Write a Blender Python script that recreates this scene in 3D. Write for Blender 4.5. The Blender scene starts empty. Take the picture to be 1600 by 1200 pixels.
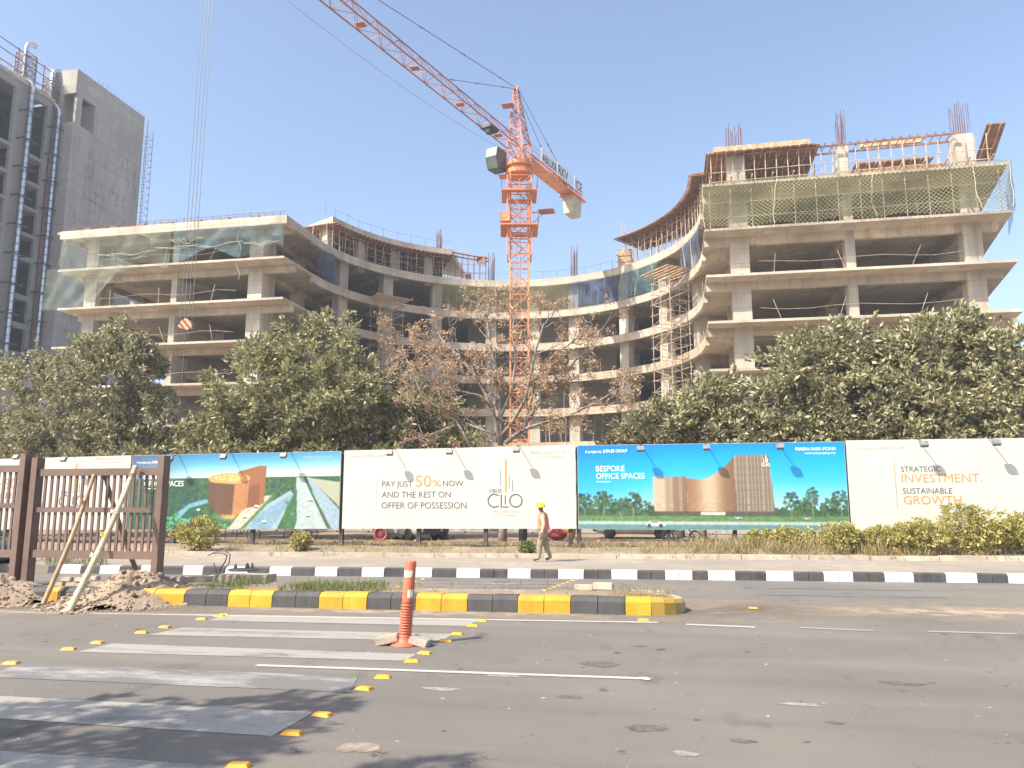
import bpy, bmesh, math, random
import numpy as np
from mathutils import Vector, Matrix
R = math.radians
S = bpy.context.scene
C = S.collection
# ------------------------------------------------------------------ camera, world, sun, exposure
EYE = 1.8; FPX = 1200.0; PITCH = R(8.86); YAW = R(11.8)
FW = np.array([-math.sin(YAW)*math.cos(PITCH), math.cos(YAW)*math.cos(PITCH), math.sin(PITCH)])
RT = np.array([math.cos(YAW), math.sin(YAW), 0.0]); UP = np.cross(RT, FW)
cd = bpy.data.cameras.new('camera'); cam = bpy.data.objects.new('camera', cd); C.objects.link(cam)
cd.sensor_width = 36; cd.lens = 27.0; cd.clip_start = .05; cd.clip_end = 3000
cam.matrix_world = Matrix(((RT[0], UP[0], -FW[0], 0), (RT[1], UP[1], -FW[1], 0), (RT[2], UP[2], -FW[2], EYE), (0, 0, 0, 1)))
S.camera = cam
SUN = np.array([.66, .67, -.96]); SUN = SUN/np.linalg.norm(SUN)          # the way the light travels
w = bpy.data.worlds.new('World'); S.world = w; w.use_nodes = True
nt = w.node_tree; sky = nt.nodes.new('ShaderNodeTexSky'); sky.sky_type = 'NISHITA'; sky.sun_disc = False
sky.sun_elevation = math.asin(-SUN[2]); sky.sun_rotation = math.atan2(-SUN[0], -SUN[1])
sky.air_density = 1.0; sky.dust_density = 2.4; sky.ozone_density = 1.2
nt.nodes['Background'].inputs[1].default_value = .135
nt.links.new(sky.outputs[0], nt.nodes['Background'].inputs[0])
sl = bpy.data.lights.new('sun', 'SUN'); sl.energy = 4.2; sl.angle = R(.5); sl.color = (1, .92, .79)
so = bpy.data.objects.new('sun', sl); C.objects.link(so)
so.rotation_euler = Vector(SUN).to_track_quat('-Z', 'Y').to_euler()
S.view_settings.view_transform = 'Standard'; S.view_settings.look = 'None'
S.view_settings.exposure = 1.08; S.view_settings.gamma = 1
rng = np.random.default_rng(7); random.seed(7)
# survey of the site: a sight line from the eye met with level z or with the vertical plane at distance y
def sight(px, py): return FW + RT*(px-800)/FPX - UP*(py-600)/FPX
def G(px, py, z=0.0):
    d = sight(px, py); t = (z-EYE)/d[2]; return np.array([d[0]*t, d[1]*t, z])
def PY(px, py, y):
    d = sight(px, py); t = y/d[1]; return np.array([d[0]*t, y, EYE+d[2]*t])
def PX(px, py, x):
    d = sight(px, py); t = x/d[0]; return np.array([x, d[1]*t, EYE+d[2]*t])
# ------------------------------------------------------------------ helpers
class MB:
    def __init__(s): s.v = []; s.f = []; s.m = []
    def add(s, vs, fs, mi=0):
        b = len(s.v); s.v += [tuple(map(float, p)) for p in vs]; s.f += [tuple(b+i for i in f) for f in fs]; s.m += [mi]*len(fs); return s
    def box(s, c, d, mi=0, rz=0.0):
        x, y, z = d[0]/2, d[1]/2, d[2]/2; ca, sa = math.cos(rz), math.sin(rz)
        P = [(-x,-y,-z),(x,-y,-z),(x,y,-z),(-x,y,-z),(-x,-y,z),(x,-y,z),(x,y,z),(-x,y,z)]
        P = [(c[0]+p[0]*ca-p[1]*sa, c[1]+p[0]*sa+p[1]*ca, c[2]+p[2]) for p in P]
        return s.add(P, [(0,3,2,1),(4,5,6,7),(0,1,5,4),(1,2,6,5),(2,3,7,6),(3,0,4,7)], mi)
    def each(s, items, name, mat, parent, n=4):
        for p, q, r in items: MB().tube(p, q, r, n).build(name, mat, parent)
    def b2(s, a, b, mi=0):
        return s.box([(a[i]+b[i])/2 for i in range(3)], [abs(b[i]-a[i]) for i in range(3)], mi)
    def tube(s, p, q, r, n=6, r2=None, mi=0, cap=True):
        p = np.array(p, float); q = np.array(q, float); d = q-p; L = np.linalg.norm(d)
        if L < 1e-6: return s
        d /= L; a = np.array([0,0,1.]) if abs(d[2]) < .9 else np.array([1.,0,0]); u = np.cross(d, a); u /= np.linalg.norm(u); v = np.cross(d, u)
        r2 = r if r2 is None else r2; vs = []
        for c, rr in ((p, r), (q, r2)):
            for k in range(n):
                t = 2*math.pi*(k+.5)/n; vs.append(c+(u*math.cos(t)+v*math.sin(t))*rr)
        fs = [(k, k+n, (k+1)%n+n, (k+1)%n) for k in range(n)]
        if cap: fs += [tuple(range(n)), tuple(range(2*n-1, n-1, -1))]
        return s.add(vs, fs, mi)
    def path(s, pts, rad, n=6, mi=0, closed=False):
        pts = [np.array(p, float) for p in pts]; N = len(pts); vs = []; u0 = None
        for i, p in enumerate(pts):
            if closed: d = pts[(i+1)%N]-pts[i-1]
            else: d = pts[min(i+1, N-1)]-pts[max(i-1, 0)]
            d = d/(np.linalg.norm(d)+1e-9)
            if u0 is None:
                a = np.array([0,0,1.]) if abs(d[2]) < .9 else np.array([1.,0,0]); u0 = np.cross(d, a)
            u0 = u0-d*(u0@d); u0 = u0/(np.linalg.norm(u0)+1e-9); v = np.cross(d, u0); r = rad[i] if hasattr(rad, '__len__') else rad
            for k in range(n):
                t = 2*math.pi*k/n; vs.append(p+(u0*math.cos(t)+v*math.sin(t))*r)
        fs = []
        for i in range(N if closed else N-1):
            j = (i+1) % N
            for k in range(n): fs.append((i*n+k, i*n+(k+1)%n, j*n+(k+1)%n, j*n+k))
        if not closed: fs += [tuple(range(n-1, -1, -1)), tuple(range((N-1)*n, N*n))]
        return s.add(vs, fs, mi)
    def lathe(s, c, prof, n=16, axis=2, mi=0):
        vs = []
        for r, h in prof:
            for k in range(n):
                t = 2*math.pi*k/n; a = [r*math.cos(t), r*math.sin(t), h]
                a = {2: a, 1: [a[0], a[2], a[1]], 0: [a[2], a[0], a[1]]}[axis]; vs.append([c[i]+a[i] for i in range(3)])
        fs = [(i*n+k, i*n+(k+1)%n, (i+1)*n+(k+1)%n, (i+1)*n+k) for i in range(len(prof)-1) for k in range(n)]
        fs += [tuple(range(n-1, -1, -1)), tuple(range((len(prof)-1)*n, len(prof)*n))]
        return s.add(vs, fs, mi)
    def prism(s, poly, z0, z1, mi=0):
        n = len(poly); vs = [(p[0], p[1], z0) for p in poly]+[(p[0], p[1], z1) for p in poly]
        return s.add(vs, [tuple(range(n-1, -1, -1)), tuple(range(n, 2*n))]+[(k, (k+1)%n, (k+1)%n+n, k+n) for k in range(n)], mi)
    def quad(s, a, b, c, d, mi=0): return s.add([a, b, c, d], [(0, 1, 2, 3)], mi)
    def lattice(s, A, B, n, r, rb, tri=False, n_side=4):
        """truss between end frames A and B (lists of corner points): chords, battens and diagonals"""
        A = [np.array(a, float) for a in A]; B = [np.array(b, float) for b in B]; k = len(A)
        for a, b in zip(A, B): s.tube(a, b, r, n_side)
        for i in range(n+1):
            t = i/n; P = [a+(b-a)*t for a, b in zip(A, B)]
            for j in range(k): s.tube(P[j], P[(j+1)%k], rb, n_side)
            if i < n:
                Q = [a+(b-a)*(i+1)/n for a, b in zip(A, B)]
                for j in range(k):
                    if (i+j) % 2: s.tube(P[j], Q[(j+1)%k], rb, n_side)
                    else: s.tube(P[(j+1)%k], Q[j], rb, n_side)
        return s
    def build(s, name, mat, parent=None, smooth=False, bevel=0):
        me = bpy.data.meshes.new(name); o = np.zeros(3); p = parent
        while p is not None: o = o+np.array(p.location); p = p.parent
        V = np.array(s.v, float)-o
        me.from_pydata(V.tolist(), [], s.f)
        for m in (mat if isinstance(mat, (list, tuple)) else [mat]): me.materials.append(m)
        if any(s.m): me.polygons.foreach_set('material_index', s.m)
        if smooth: me.polygons.foreach_set('use_smooth', [True]*len(s.f))
        me.update(); ob = bpy.data.objects.new(name, me); C.objects.link(ob)
        if bevel:
            bm = bmesh.new(); bm.from_mesh(me); bmesh.ops.bevel(bm, geom=list(bm.edges), offset=bevel, segments=2, affect='EDGES', clamp_overlap=True); bm.to_mesh(me); bm.free()
        if parent is not None: ob.parent = parent
        return ob
def tag(o, label=None, cat=None, group=None, kind=None):
    if label: o['label'] = label
    if cat: o['category'] = cat
    if group: o['group'] = group
    if kind: o['kind'] = kind
    return o
def empty(name, loc, label, cat, group=None):
    o = bpy.data.objects.new(name, None); C.objects.link(o); o.location = [float(t) for t in loc]; o.empty_display_size = .2
    return tag(o, label, cat, group)
def struct(o): o['kind'] = 'structure'; return o
def copy_tree(o, parent=None):
    c = o.copy(); C.objects.link(c); c.parent = parent
    for ch in list(o.children): copy_tree(ch, c)
    return c
# ------------------------------------------------------------------ materials
def lin(c): return tuple(((x/255)/12.92 if x/255 <= .04045 else ((x/255+.055)/1.055)**2.4) for x in c)
class NT:
    def __init__(s, name):
        s.m = bpy.data.materials.new(name); s.m.use_nodes = True; s.t = s.m.node_tree; s.n = s.t.nodes
        s.b = s.n['Principled BSDF']; s.out = s.n['Material Output']
    def new(s, t, **k):
        x = s.n.new('ShaderNode'+t)
        for a, v in k.items(): setattr(x, a, v)
        return x
    def L(s, a, b): s.t.links.new(a, b)
    def mix(s, fac, a, b, blend='MIX'):
        x = s.new('Mix', data_type='RGBA', blend_type=blend)
        for sock, v in ((x.inputs[0], fac), (x.inputs[6], a), (x.inputs[7], b)):
            if hasattr(v, 'links'): s.L(v, sock)
            elif sock.type == 'RGBA': sock.default_value = (*v, 1)
            else: sock.default_value = v
        return x.outputs[2]
    def noise(s, scale, detail=4, stretch=None, rough=.55, lo=.35, hi=.65):
        tc = s.new('TexCoord'); src = tc.outputs['Object']
        if stretch:
            mp = s.new('Mapping'); mp.inputs['Scale'].default_value = stretch; s.L(src, mp.inputs[0]); src = mp.outputs[0]
        nz = s.new('TexNoise'); nz.inputs['Scale'].default_value = scale; nz.inputs['Detail'].default_value = detail; nz.inputs['Roughness'].default_value = rough
        s.L(src, nz.inputs['Vector']); r = s.new('MapRange'); r.inputs[1].default_value = lo; r.inputs[2].default_value = hi; s.L(nz.outputs[0], r.inputs[0]); return r.outputs[0]
    def bump(s, h, strength=.3, dist=.02):
        b = s.new('Bump'); b.inputs['Strength'].default_value = strength; b.inputs['Distance'].default_value = dist; s.L(h, b.inputs['Height']); s.L(b.outputs[0], s.b.inputs['Normal'])
def M(name, col, rough=.75, var=.25, scale=3.0, metal=0, col2=None, big=None, bump=.25, streak=None, joints=None):
    t = NT(name); c1 = tuple(x*(1-var) for x in col); c2 = tuple(min(x*(1+var), 1) for x in col) if col2 is None else col2
    f = t.noise(scale, 5); c = t.mix(f, c1, c2)
    if big: c = t.mix(t.noise(big[0], 4), c, tuple(x*big[1] for x in col), 'MIX')
    if joints:
        tc = t.new('TexCoord'); sx = t.new('SeparateXYZ'); t.L(tc.outputs['Object'], sx.inputs[0])
        for ax, pitch in ((0, joints), (1, joints*.61), (2, joints*.5)):
            d = t.new('Math', operation='DIVIDE'); t.L(sx.outputs[ax], d.inputs[0]); d.inputs[1].default_value = pitch; fr = t.new('Math', operation='FRACT'); t.L(d.outputs[0], fr.inputs[0])
            fl = t.new('Math', operation='FLOOR'); t.L(d.outputs[0], fl.inputs[0]); wn = t.new('TexWhiteNoise', noise_dimensions='1D'); t.L(fl.outputs[0], wn.inputs['W']); mr = t.new('MapRange'); mr.inputs[3].default_value = 0; mr.inputs[4].default_value = .34; t.L(wn.outputs[0], mr.inputs[0]); c = t.mix(mr.outputs[0], c, tuple(x*.55 for x in col))
            lt = t.new('Math', operation='LESS_THAN'); t.L(fr.outputs[0], lt.inputs[0]); lt.inputs[1].default_value = .08/pitch; ml = t.new('Math', operation='MULTIPLY'); t.L(lt.outputs[0], ml.inputs[0]); ml.inputs[1].default_value = .6; c = t.mix(ml.outputs[0], c, tuple(x*.45 for x in col))
    if streak: c = t.mix(t.noise(streak[0], 4, (1, 1, .06), lo=.5, hi=.72), c, tuple(x*streak[1] for x in col))
    t.L(c, t.b.inputs['Base Color']); t.b.inputs['Roughness'].default_value = rough; t.b.inputs['Metallic'].default_value = metal
    if bump: t.bump(t.noise(scale*6, 3), bump, .01)
    return t.m
def leafmat(name, cols, trans=.3):
    t = NT(name); g = t.new('NewGeometry'); r = t.new('ValToRGB'); t.L(g.outputs['Random Per Island'], r.inputs[0])
    e = r.color_ramp.elements
    while len(e) < len(cols): e.new(.5)
    for i, c in enumerate(cols): e[i].position = i/(len(cols)-1); e[i].color = (*c, 1)
    c = t.mix(t.noise(.9, 2), t.mix(.35, r.outputs[0], cols[0]), r.outputs[0])
    t.L(c, t.b.inputs['Base Color']); t.b.inputs['Roughness'].default_value = .55
    tr = t.new('BsdfTranslucent'); t.L(c, tr.inputs[0]); mx = t.new('MixShader'); mx.inputs[0].default_value = trans
    t.L(t.b.outputs[0], mx.inputs[1]); t.L(tr.outputs[0], mx.inputs[2]); t.L(mx.outputs[0], t.out.inputs[0]); return t.m
def netmat(name, col, pitch, cord, fill, soft=1.0):
    """see-through safety net: crossed cords, sparse fibres between"""
    t = NT(name); uv = t.new('TexCoord'); sp = t.new('SeparateXYZ'); t.L(uv.outputs['UV'], sp.inputs[0])
    def math_(op, a, b=None):
        x = t.new('Math', operation=op)
        for i, v in enumerate((a, b)):
            if v is None: continue
            if hasattr(v, 'links'): t.L(v, x.inputs[i])
            else: x.inputs[i].default_value = v
        return x.outputs[0]
    def band(op):
        x = math_('FRACT', math_('DIVIDE', math_(op, sp.outputs[0], sp.outputs[1]), pitch)); return math_('LESS_THAN', x, cord)
    k = math_('MAXIMUM', band('ADD'), band('SUBTRACT'))
    nz = t.noise(.8, 3, lo=.35, hi=.7); fl = math_('MULTIPLY', nz, fill)
    a = math_('MINIMUM', math_('ADD', math_('MULTIPLY', k, soft), fl), 1.0)
    t.L(t.mix(t.noise(1.3, 3), tuple(x*.75 for x in col), col), t.b.inputs['Base Color']); t.b.inputs['Roughness'].default_value = .8; t.L(a, t.b.inputs['Alpha']); return t.m
conc = M('concrete', (.70, .605, .475), .85, .16, 1.2, big=(.22, .55), streak=(.9, .48), joints=2.44)
conc_grey = M('grey concrete', (.68, .605, .495), .85, .16, 1.0, big=(.2, .55), streak=(1.1, .45), joints=2.44)
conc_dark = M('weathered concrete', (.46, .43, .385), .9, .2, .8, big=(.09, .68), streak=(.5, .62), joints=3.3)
soffit = M('shuttered concrete', (.64, .515, .37), .85, .16, 1.4, big=(.25, .58), streak=(.9,.5), joints=1.22)
rustbar = M('rusty rebar', (.16, .07, .06), .8, .3, 2, bump=0)
steel_rust = M('rusted steel prop', (.22, .13, .10), .7, .35, 3, bump=0)
pipe_pale = M('pale scaffold pipe', (.42, .33, .25), .6, .3, 2, bump=0)
plywood = M('shuttering plywood', (.25, .13, .085), .8, .35, 1.5)
plank = M('raw plank', (.46, .32, .2), .8, .3, 3)
orange = M('crane orange paint', (.68, .25, .105), .5, .18, 1.5, big=(.3, .75), bump=0)
orange_pale = M('faded crane paint', (.46, .18, .13), .55, .2, 1.5, big=(.3, .75), bump=0)
galv = M('galvanised duct', (.62, .63, .65), .28, .12, 3, metal=.85, bump=.1)
dark_steel = M('dark steel', (.055, .05, .05), .5, .3, 4, bump=0)
red_oxide = M('red oxide steel', (.26, .085, .085), .6, .3, 2, bump=0)
cable = M('steel cable', (.13, .12, .13), .5, .2, 5, bump=0)
glass_dark = M('dark window glass', (.03, .04, .045), .08, .2, 2, bump=0)
black_rubber = M('black rubber', (.022, .022, .022), .8, .3, 6)
unlit_dark = M('painted interior darkness', (.12, .115, .115), .9, .3, .6)  # dark base colour stands in for the unlit depth of the interior
# ------------------------------------------------------------------ ground, roads, kerbs
def asphalt(name, base, dusty):
    t = NT(name); c = t.mix(t.noise(55, 3, lo=.3, hi=.7), tuple(x*.72 for x in base), tuple(x*1.28 for x in base))
    c = t.mix(t.noise(.22, 5, lo=.42, hi=.68), c, dusty)
    c = t.mix(t.noise(1.6, 6, (1, .5, 1), lo=.6, hi=.75), c, tuple(x*.6 for x in base))
    c = t.mix(t.noise(3.1, 4, lo=.66, hi=.70), c, tuple(x*.45 for x in base))          # oil spots
    c = t.mix(t.noise(9, 2, lo=.735, hi=.75), c, (.42, .48, .44))                       # grit and litter
    c = t.mix(t.noise(1.1, 4, (.05, 1, 1), lo=.55, hi=.85), c, tuple(x*.7 for x in base)); c = t.mix(t.noise(.8, 6, (.12, 1, 1), lo=.55, hi=.85), c, tuple(x*1.15 for x in dusty))
    vo = t.new('TexVoronoi', feature='DISTANCE_TO_EDGE'); vo.inputs['Scale'].default_value = .33
    tc = t.new('TexCoord'); nz = t.new('TexNoise'); nz.inputs['Scale'].default_value = 1.7; nz.inputs['Detail'].default_value = 5
    t.L(tc.outputs['Object'], nz.inputs['Vector']); mv = t.new('Mix', data_type='VECTOR'); mv.inputs[0].default_value = .22
    t.L(tc.outputs['Object'], mv.inputs[4]); t.L(nz.outputs['Color'], mv.inputs[5]); t.L(mv.outputs[1], vo.inputs['Vector'])
    lt = t.new('MapRange'); lt.inputs[1].default_value = .002; lt.inputs[2].default_value = .004; lt.inputs[3].default_value = .06; lt.inputs[4].default_value = 0
    t.L(vo.outputs['Distance'], lt.inputs[0]); c = t.mix(lt.outputs[0], c, tuple(x*.35 for x in base))
    t.L(c, t.b.inputs['Base Color']); t.b.inputs['Roughness'].default_value = .82; t.bump(t.noise(150, 2), .22, .004); return t.m
road_m = asphalt('asphalt', (.145, .130, .113), (.185, .165, .139))
dirt = M('dry earth', (.31, .225, .15), .95, .3, 1.1, col2=(.39, .30, .21), big=(.25, .7), bump=.6)
dirt_pale = M('dusty ground', (.42, .34, .25), .95, .25, 1.5, big=(.3, .75), bump=.5)
pave_m = M('dusty pavement', (.31, .26, .21), .9, .16, 2.5, big=(.35, .8), bump=.3)
def paint(name, col, wear=.5, base=(.155, .15, .142)):
    t = NT(name); f = t.noise(2.2, 8, (.35, 1, 1), .7, lo=wear-.06, hi=wear+.08)
    c = t.mix(t.noise(30, 3), tuple(x*.88 for x in col), col); c = t.mix(f, c, tuple(x*1.0 for x in base))
    t.L(c, t.b.inputs['Base Color']); t.b.inputs['Roughness'].default_value = .7; t.bump(t.noise(80, 2), .3, .005); return t.m
white_paint = paint('road paint', (.33, .31, .275), .58)
line_paint = paint('lane line paint', (.46, .44, .40), .66)
worn_paint = paint('worn road paint', (.34, .325, .30), .44)
yellow_paint = M('yellow kerb paint', (.60, .33, .015), .6, .12, 4, big=(1.3, .72), streak=(3, .62))
black_paint = M('black kerb paint', (.042, .04, .04), .7, .3, 4, big=(1.5, 1.7), streak=(5, 1.8))
white_kerb = M('white kerb paint', (.72, .71, .70), .65, .08, 4, big=(1.5, .86), streak=(4, .75))
kerb_conc = M('bare kerb concrete', (.40, .35, .28), .85, .2, 4)
def KY(x): return 18.84+.097*(x+5)            # far kerb face
def BY(x): return 22.95+.106*(x+2.4)+.3       # low edging beam behind the pavement
g = MB(); g.quad((-470,-300,-.06),(470,-300,-.06),(470,600,-.06),(-470,600,-.06)); struct(g.build('ground', dirt_pale))
g = MB(); g.quad((-150,-9,0),(150,-9,0),(150,KY(150)+.02,0),(-150,KY(-150)+.02,0)); struct(g.build('road', road_m))
g = MB(); g.prism([(-150,KY(-150)+.16),(150,KY(150)+.16),(150,BY(150)),(-150,BY(-150))], -.05, .20); struct(g.build('pavement', pave_m))
g = MB(); g.b2((-150,-20,-.05),(150,-9,.14)); struct(g.build('footpath', pave_m))
# far kerb: blocks painted black and white (black spans surveyed along the kerb)
dark = [(75,94),(126,156),(187,220),(251,286),(317,352),(387,421),(455,492),(527,565),(600,637),(675,713),(750,793),(829,872),(912,955),(996,1039),(1082,1106),(1149,1197),(1240,1287),(1333,1382),(1428,1478),(1527,1575),(1624,1672),(1720,1768)]
def kx(px):
    lo, hi = -60., 60.
    for _ in range(40):
        m = (lo+hi)/2; v = np.array([m, KY(m), .1])-np.array([0, 0, EYE]); x = 800+FPX*(v@RT)/(v@FW)
        lo, hi = (m, hi) if x < px else (lo, m)
    return lo
kb = MB(); edges = []
for i, (a, b) in enumerate(dark):
    a, b = kx(a), kx(b); edges.append((a, b, 1))
    if i+1 < len(dark): edges.append((b, kx(dark[i+1][0]), 0))
x = edges[-1][1]
while x < 60: edges.append((x, x+.95, 0)); edges.append((x+.95, x+1.75, 1)); x += 1.75
def kerb_block(mb, a, b, Yf, z1, wd, mi, cham=.03, z0=-.05):
    """one stone with a chamfered front arris between a and b"""
    g = .006; P = []
    for x in (a+g, b-g):
        y = Yf(x); P += [(x,y-.02,z0),(x,y,z1-cham),(x,y+cham,z1),(x,y+wd,z1),(x,y+wd,z0)]
    mb.add(P, [(0,1,6,5),(1,2,7,6),(2,3,8,7),(3,4,9,8),(4,3,2,1,0),(5,6,7,8,9)], mi)
for a, b, d in edges:
    n = max(1, round((b-a)/.42))
    for k in range(n): kerb_block(kb, a+(b-a)*k/n, a+(b-a)*(k+1)/n, KY, .21+rng.uniform(-.006,.006), .15, d)
struct(kb.build('kerb', [white_kerb, black_paint]))
# low concrete edging beam behind the pavement
eb = MB(); x = -60
while x < 60:
    n = 1.5+rng.uniform(0, .5)
    if rng.random() > .06: eb.add(*(lambda a, b, h: ([(a,BY(a)-.01,.1),(b,BY(b)-.01,.1),(b,BY(b)-.01,h),(a,BY(a)-.01,h),(a,BY(a)+.16,h),(b,BY(b)+.16,h),(b,BY(b)+.16,.1),(a,BY(a)+.16,.1)], [(0,1,2,3),(3,2,5,4),(4,5,6,7),(0,3,4,7),(1,6,5,2)]))(x+.01, x+n-.01, .33+rng.uniform(-.02,.02)))
    x += n
struct(eb.build('edging_beam', M('edging concrete', (.52, .44, .34), .85, .2, 3, big=(1, .7))))
# earth verge and the yard beyond it
def vnoise(x, y): return .5*math.sin(x*.9+1.3*math.sin(y*.7))*math.cos(y*1.1+.5*x)+.3*math.sin(2.3*x+1.7*y)+.2*math.sin(4.1*x-3.3*y+1)
def vz(x, y):
    by = BY(x)+.12; t = (y-by)
    if t < 0: return .2
    z = .24+.16*math.exp(-((t-2.0)/1.3)**2)+.05*vnoise(x, y)*min(1, t)
    k = min(max((y-29.6)/1.2, 0), 1); return z*(1-k)+(.12+.015*vnoise(x*.5, y*.5))*k
vm = MB(); nx, ny = 260, 46
xs = np.linspace(-62, 62, nx); ys = np.concatenate([np.linspace(0, 1, 34), np.linspace(1.3, 6, ny-34)])
V = []
for j in range(ny):
    for i in range(nx):
        y0 = BY(xs[i])+.1; y = y0+ys[j]*(31-y0) if ys[j] <= 1 else 31+(ys[j]-1)*5.6
        V.append((xs[i], y, vz(xs[i], y)))
vm.add(V, [(j*nx+i, j*nx+i+1, (j+1)*nx+i+1, (j+1)*nx+i) for j in range(ny-1) for i in range(nx-1)])
struct(vm.build('verge', dirt, smooth=True))
lg = MB(); lg.b2((-60,30.4,.0),(60,30.62,.30)); struct(lg.build('yard_edging', M('shade dark edging stone', (.20, .15, .11), .9, .3, 2)))  # low edging bar; the ledge's shadow band is put into its dark brown
# road paint
def sheet(name, polys, mat, z=.004):
    m = MB()
    for p in polys:
        q = [G(a, b, 0) for a, b in p]; m.add([(t[0], t[1], z) for t in q], [tuple(range(len(q)-1, -1, -1))])
    return struct(m.build(name, mat))
stripes = [[(353.5,961.3),(751.7,967),(730.6,978.6),(323.8,970)], [(283.5,981),(707.9,991),(690,1002),(232.8,992.4)], [(175,1005.8),(651,1022.5),(633,1033),(120.8,1019)],
           [(38.5,1036),(560,1058),(546,1082),(-30,1058)], [(-150,1080),(490,1113.5),(425,1151),(-220,1109)], [(-320,1152),(357,1198),(290,1240),(-420,1190)]]
for i, p in enumerate(stripes): sheet('crossing_stripe', [p], worn_paint if i == 3 else white_paint)
def line(a, b, wd, n=1, mat=white_paint, z=.006):
    a = G(*a); b = G(*b); d = (b-a)/np.linalg.norm(b-a); nn = np.array([-d[1], d[0], 0])*wd/2; m = MB()
    m.add([(*(a-nn)[:2], z), (*(b-nn)[:2], z), (*(b+nn)[:2], z), (*(a+nn)[:2], z)], [(0,1,2,3)]); return struct(m.build('lane_marking', mat))
line((-60, 955.5), (1028, 973), .13, mat=line_paint); line((1072, 976), (1180, 980.5), .12, mat=line_paint); line((1250, 981), (1365, 986), .11); line((1450, 987), (1590, 991), .11); line((1660,994),(1800,1000),.11)
line((400, 1040), (1012, 1061), .10, mat=line_paint)
for a, b in (((1088,949),(1205,953.5)), ((1258,954),(1358,957)), ((1420,957),(1530,960)), ((1175,929.5),(1480,934)), ((1200,919),(1440,923))): line(a, b, .09, mat=worn_paint)
for y in (906, 911, 915.5, 920): line((660-(y-906)*3.2, y), (892-(y-906)*3, y+2.2), .16, mat=worn_paint)
ws = MB(); c = G(1008, 1061); ws.add([(c[0]+(.04+.05*abs(math.sin(k*1.7)))*math.cos(k*.45), c[1]+(.03+.04*abs(math.cos(k*2.3)))*math.sin(k*.45), .008) for k in range(14)], [tuple(range(14))]); struct(ws.build('paint_spill', M('spilt white paint', (.7,.69,.66), .7, .1, 9)))
def patch(px, py, lx, ly, mat, seed):
    c = G(px, py); r = np.random.default_rng(seed); m = MB(); n = 26; ph = r.uniform(0, 6, 4)
    m.add([(c[0]+lx*(1+.18*math.sin(3*t+ph[0])+.12*math.sin(5*t+ph[1])+.07*math.sin(9*t+ph[2]))*math.cos(t), c[1]+ly*(1+.2*math.sin(2*t+ph[3])+.1*math.sin(7*t+ph[0]))*math.sin(t), .003) for t in np.linspace(0, 2*math.pi, n+1)[:-1]], [tuple(range(n))]); struct(m.build('road_patch', mat))
tar_m = M('tar patch', (.112,.103,.093), .8, .3, 14); clay_m = M('trodden clay stain', (.25,.205,.16), .9, .25, 10); lime_m = M('spilt lime', (.26,.245,.215), .8, .3, 12)
for a in ((938,1038,.22,.14,tar_m), (1008,1138,.17,.09,tar_m), (1410,1068,.22,.08,tar_m), (890,1089,.12,.07,tar_m), (1305,1130,.07,.05,tar_m), (1160,1158,.10,.05,tar_m), (560,1168,.16,.13,clay_m), (785,1056,.2,.07,clay_m), (690,1077,.18,.08,lime_m), (1253,1101,.17,.07,lime_m), (1070,1178,.1,.06,lime_m), (1000,1010,.1,.06,tar_m), (520,1130,.08,.05,tar_m)): patch(*a, int(a[0]))
# dust blown against the median and over the carriageway: thin patch sheets
dm = NT('road dust'); dm.b.inputs['Base Color'].default_value = (.36, .29, .21, 1); dm.b.inputs['Roughness'].default_value = .95
dtc = dm.new('TexCoord'); dgr = dm.new('TexGradient', gradient_type='SPHERICAL'); dmp = dm.new('Mapping'); dmp.inputs['Location'].default_value = (-.5,-.5,0); dm.L(dtc.outputs['UV'], dmp.inputs[0])
dsc = dm.new('VectorMath', operation='SCALE'); dsc.inputs['Scale'].default_value = 2; dm.L(dmp.outputs[0], dsc.inputs[0]); dm.L(dsc.outputs[0], dgr.inputs[0])
dmu = dm.new('Math', operation='MULTIPLY'); dm.L(dgr.outputs[1], dmu.inputs[0]); dm.L(dm.noise(2.5, 6, lo=.25, hi=.6), dmu.inputs[1]); dm.L(dmu.outputs[0], dm.b.inputs['Alpha'])
def dust(cx, cy, lx, ly, rot):
    m = MB(); ca, sa = math.cos(rot), math.sin(rot); P = [(cx+x*ca-y*sa, cy+x*sa+y*ca, .009) for x, y in ((-lx,-ly),(lx,-ly),(lx,ly),(-lx,ly))]
    m.add(P, [(0,1,2,3)]); o = m.build('dust_patch', dm.m); uv = o.data.uv_layers.new(name='UVMap')
    for i, t in enumerate(((0,0),(1,0),(1,1),(0,1))): uv.data[i].uv = t
    struct(o)
dust(-4.5, 12.6, 8.5, .65, .055); dust(.6, 14.2, 2.2, 1.6, .3); dust(5, 14.6, 7, 1.5, .09); dust(-10.5, 11.9, 3.2, 1.3, .05)
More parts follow.
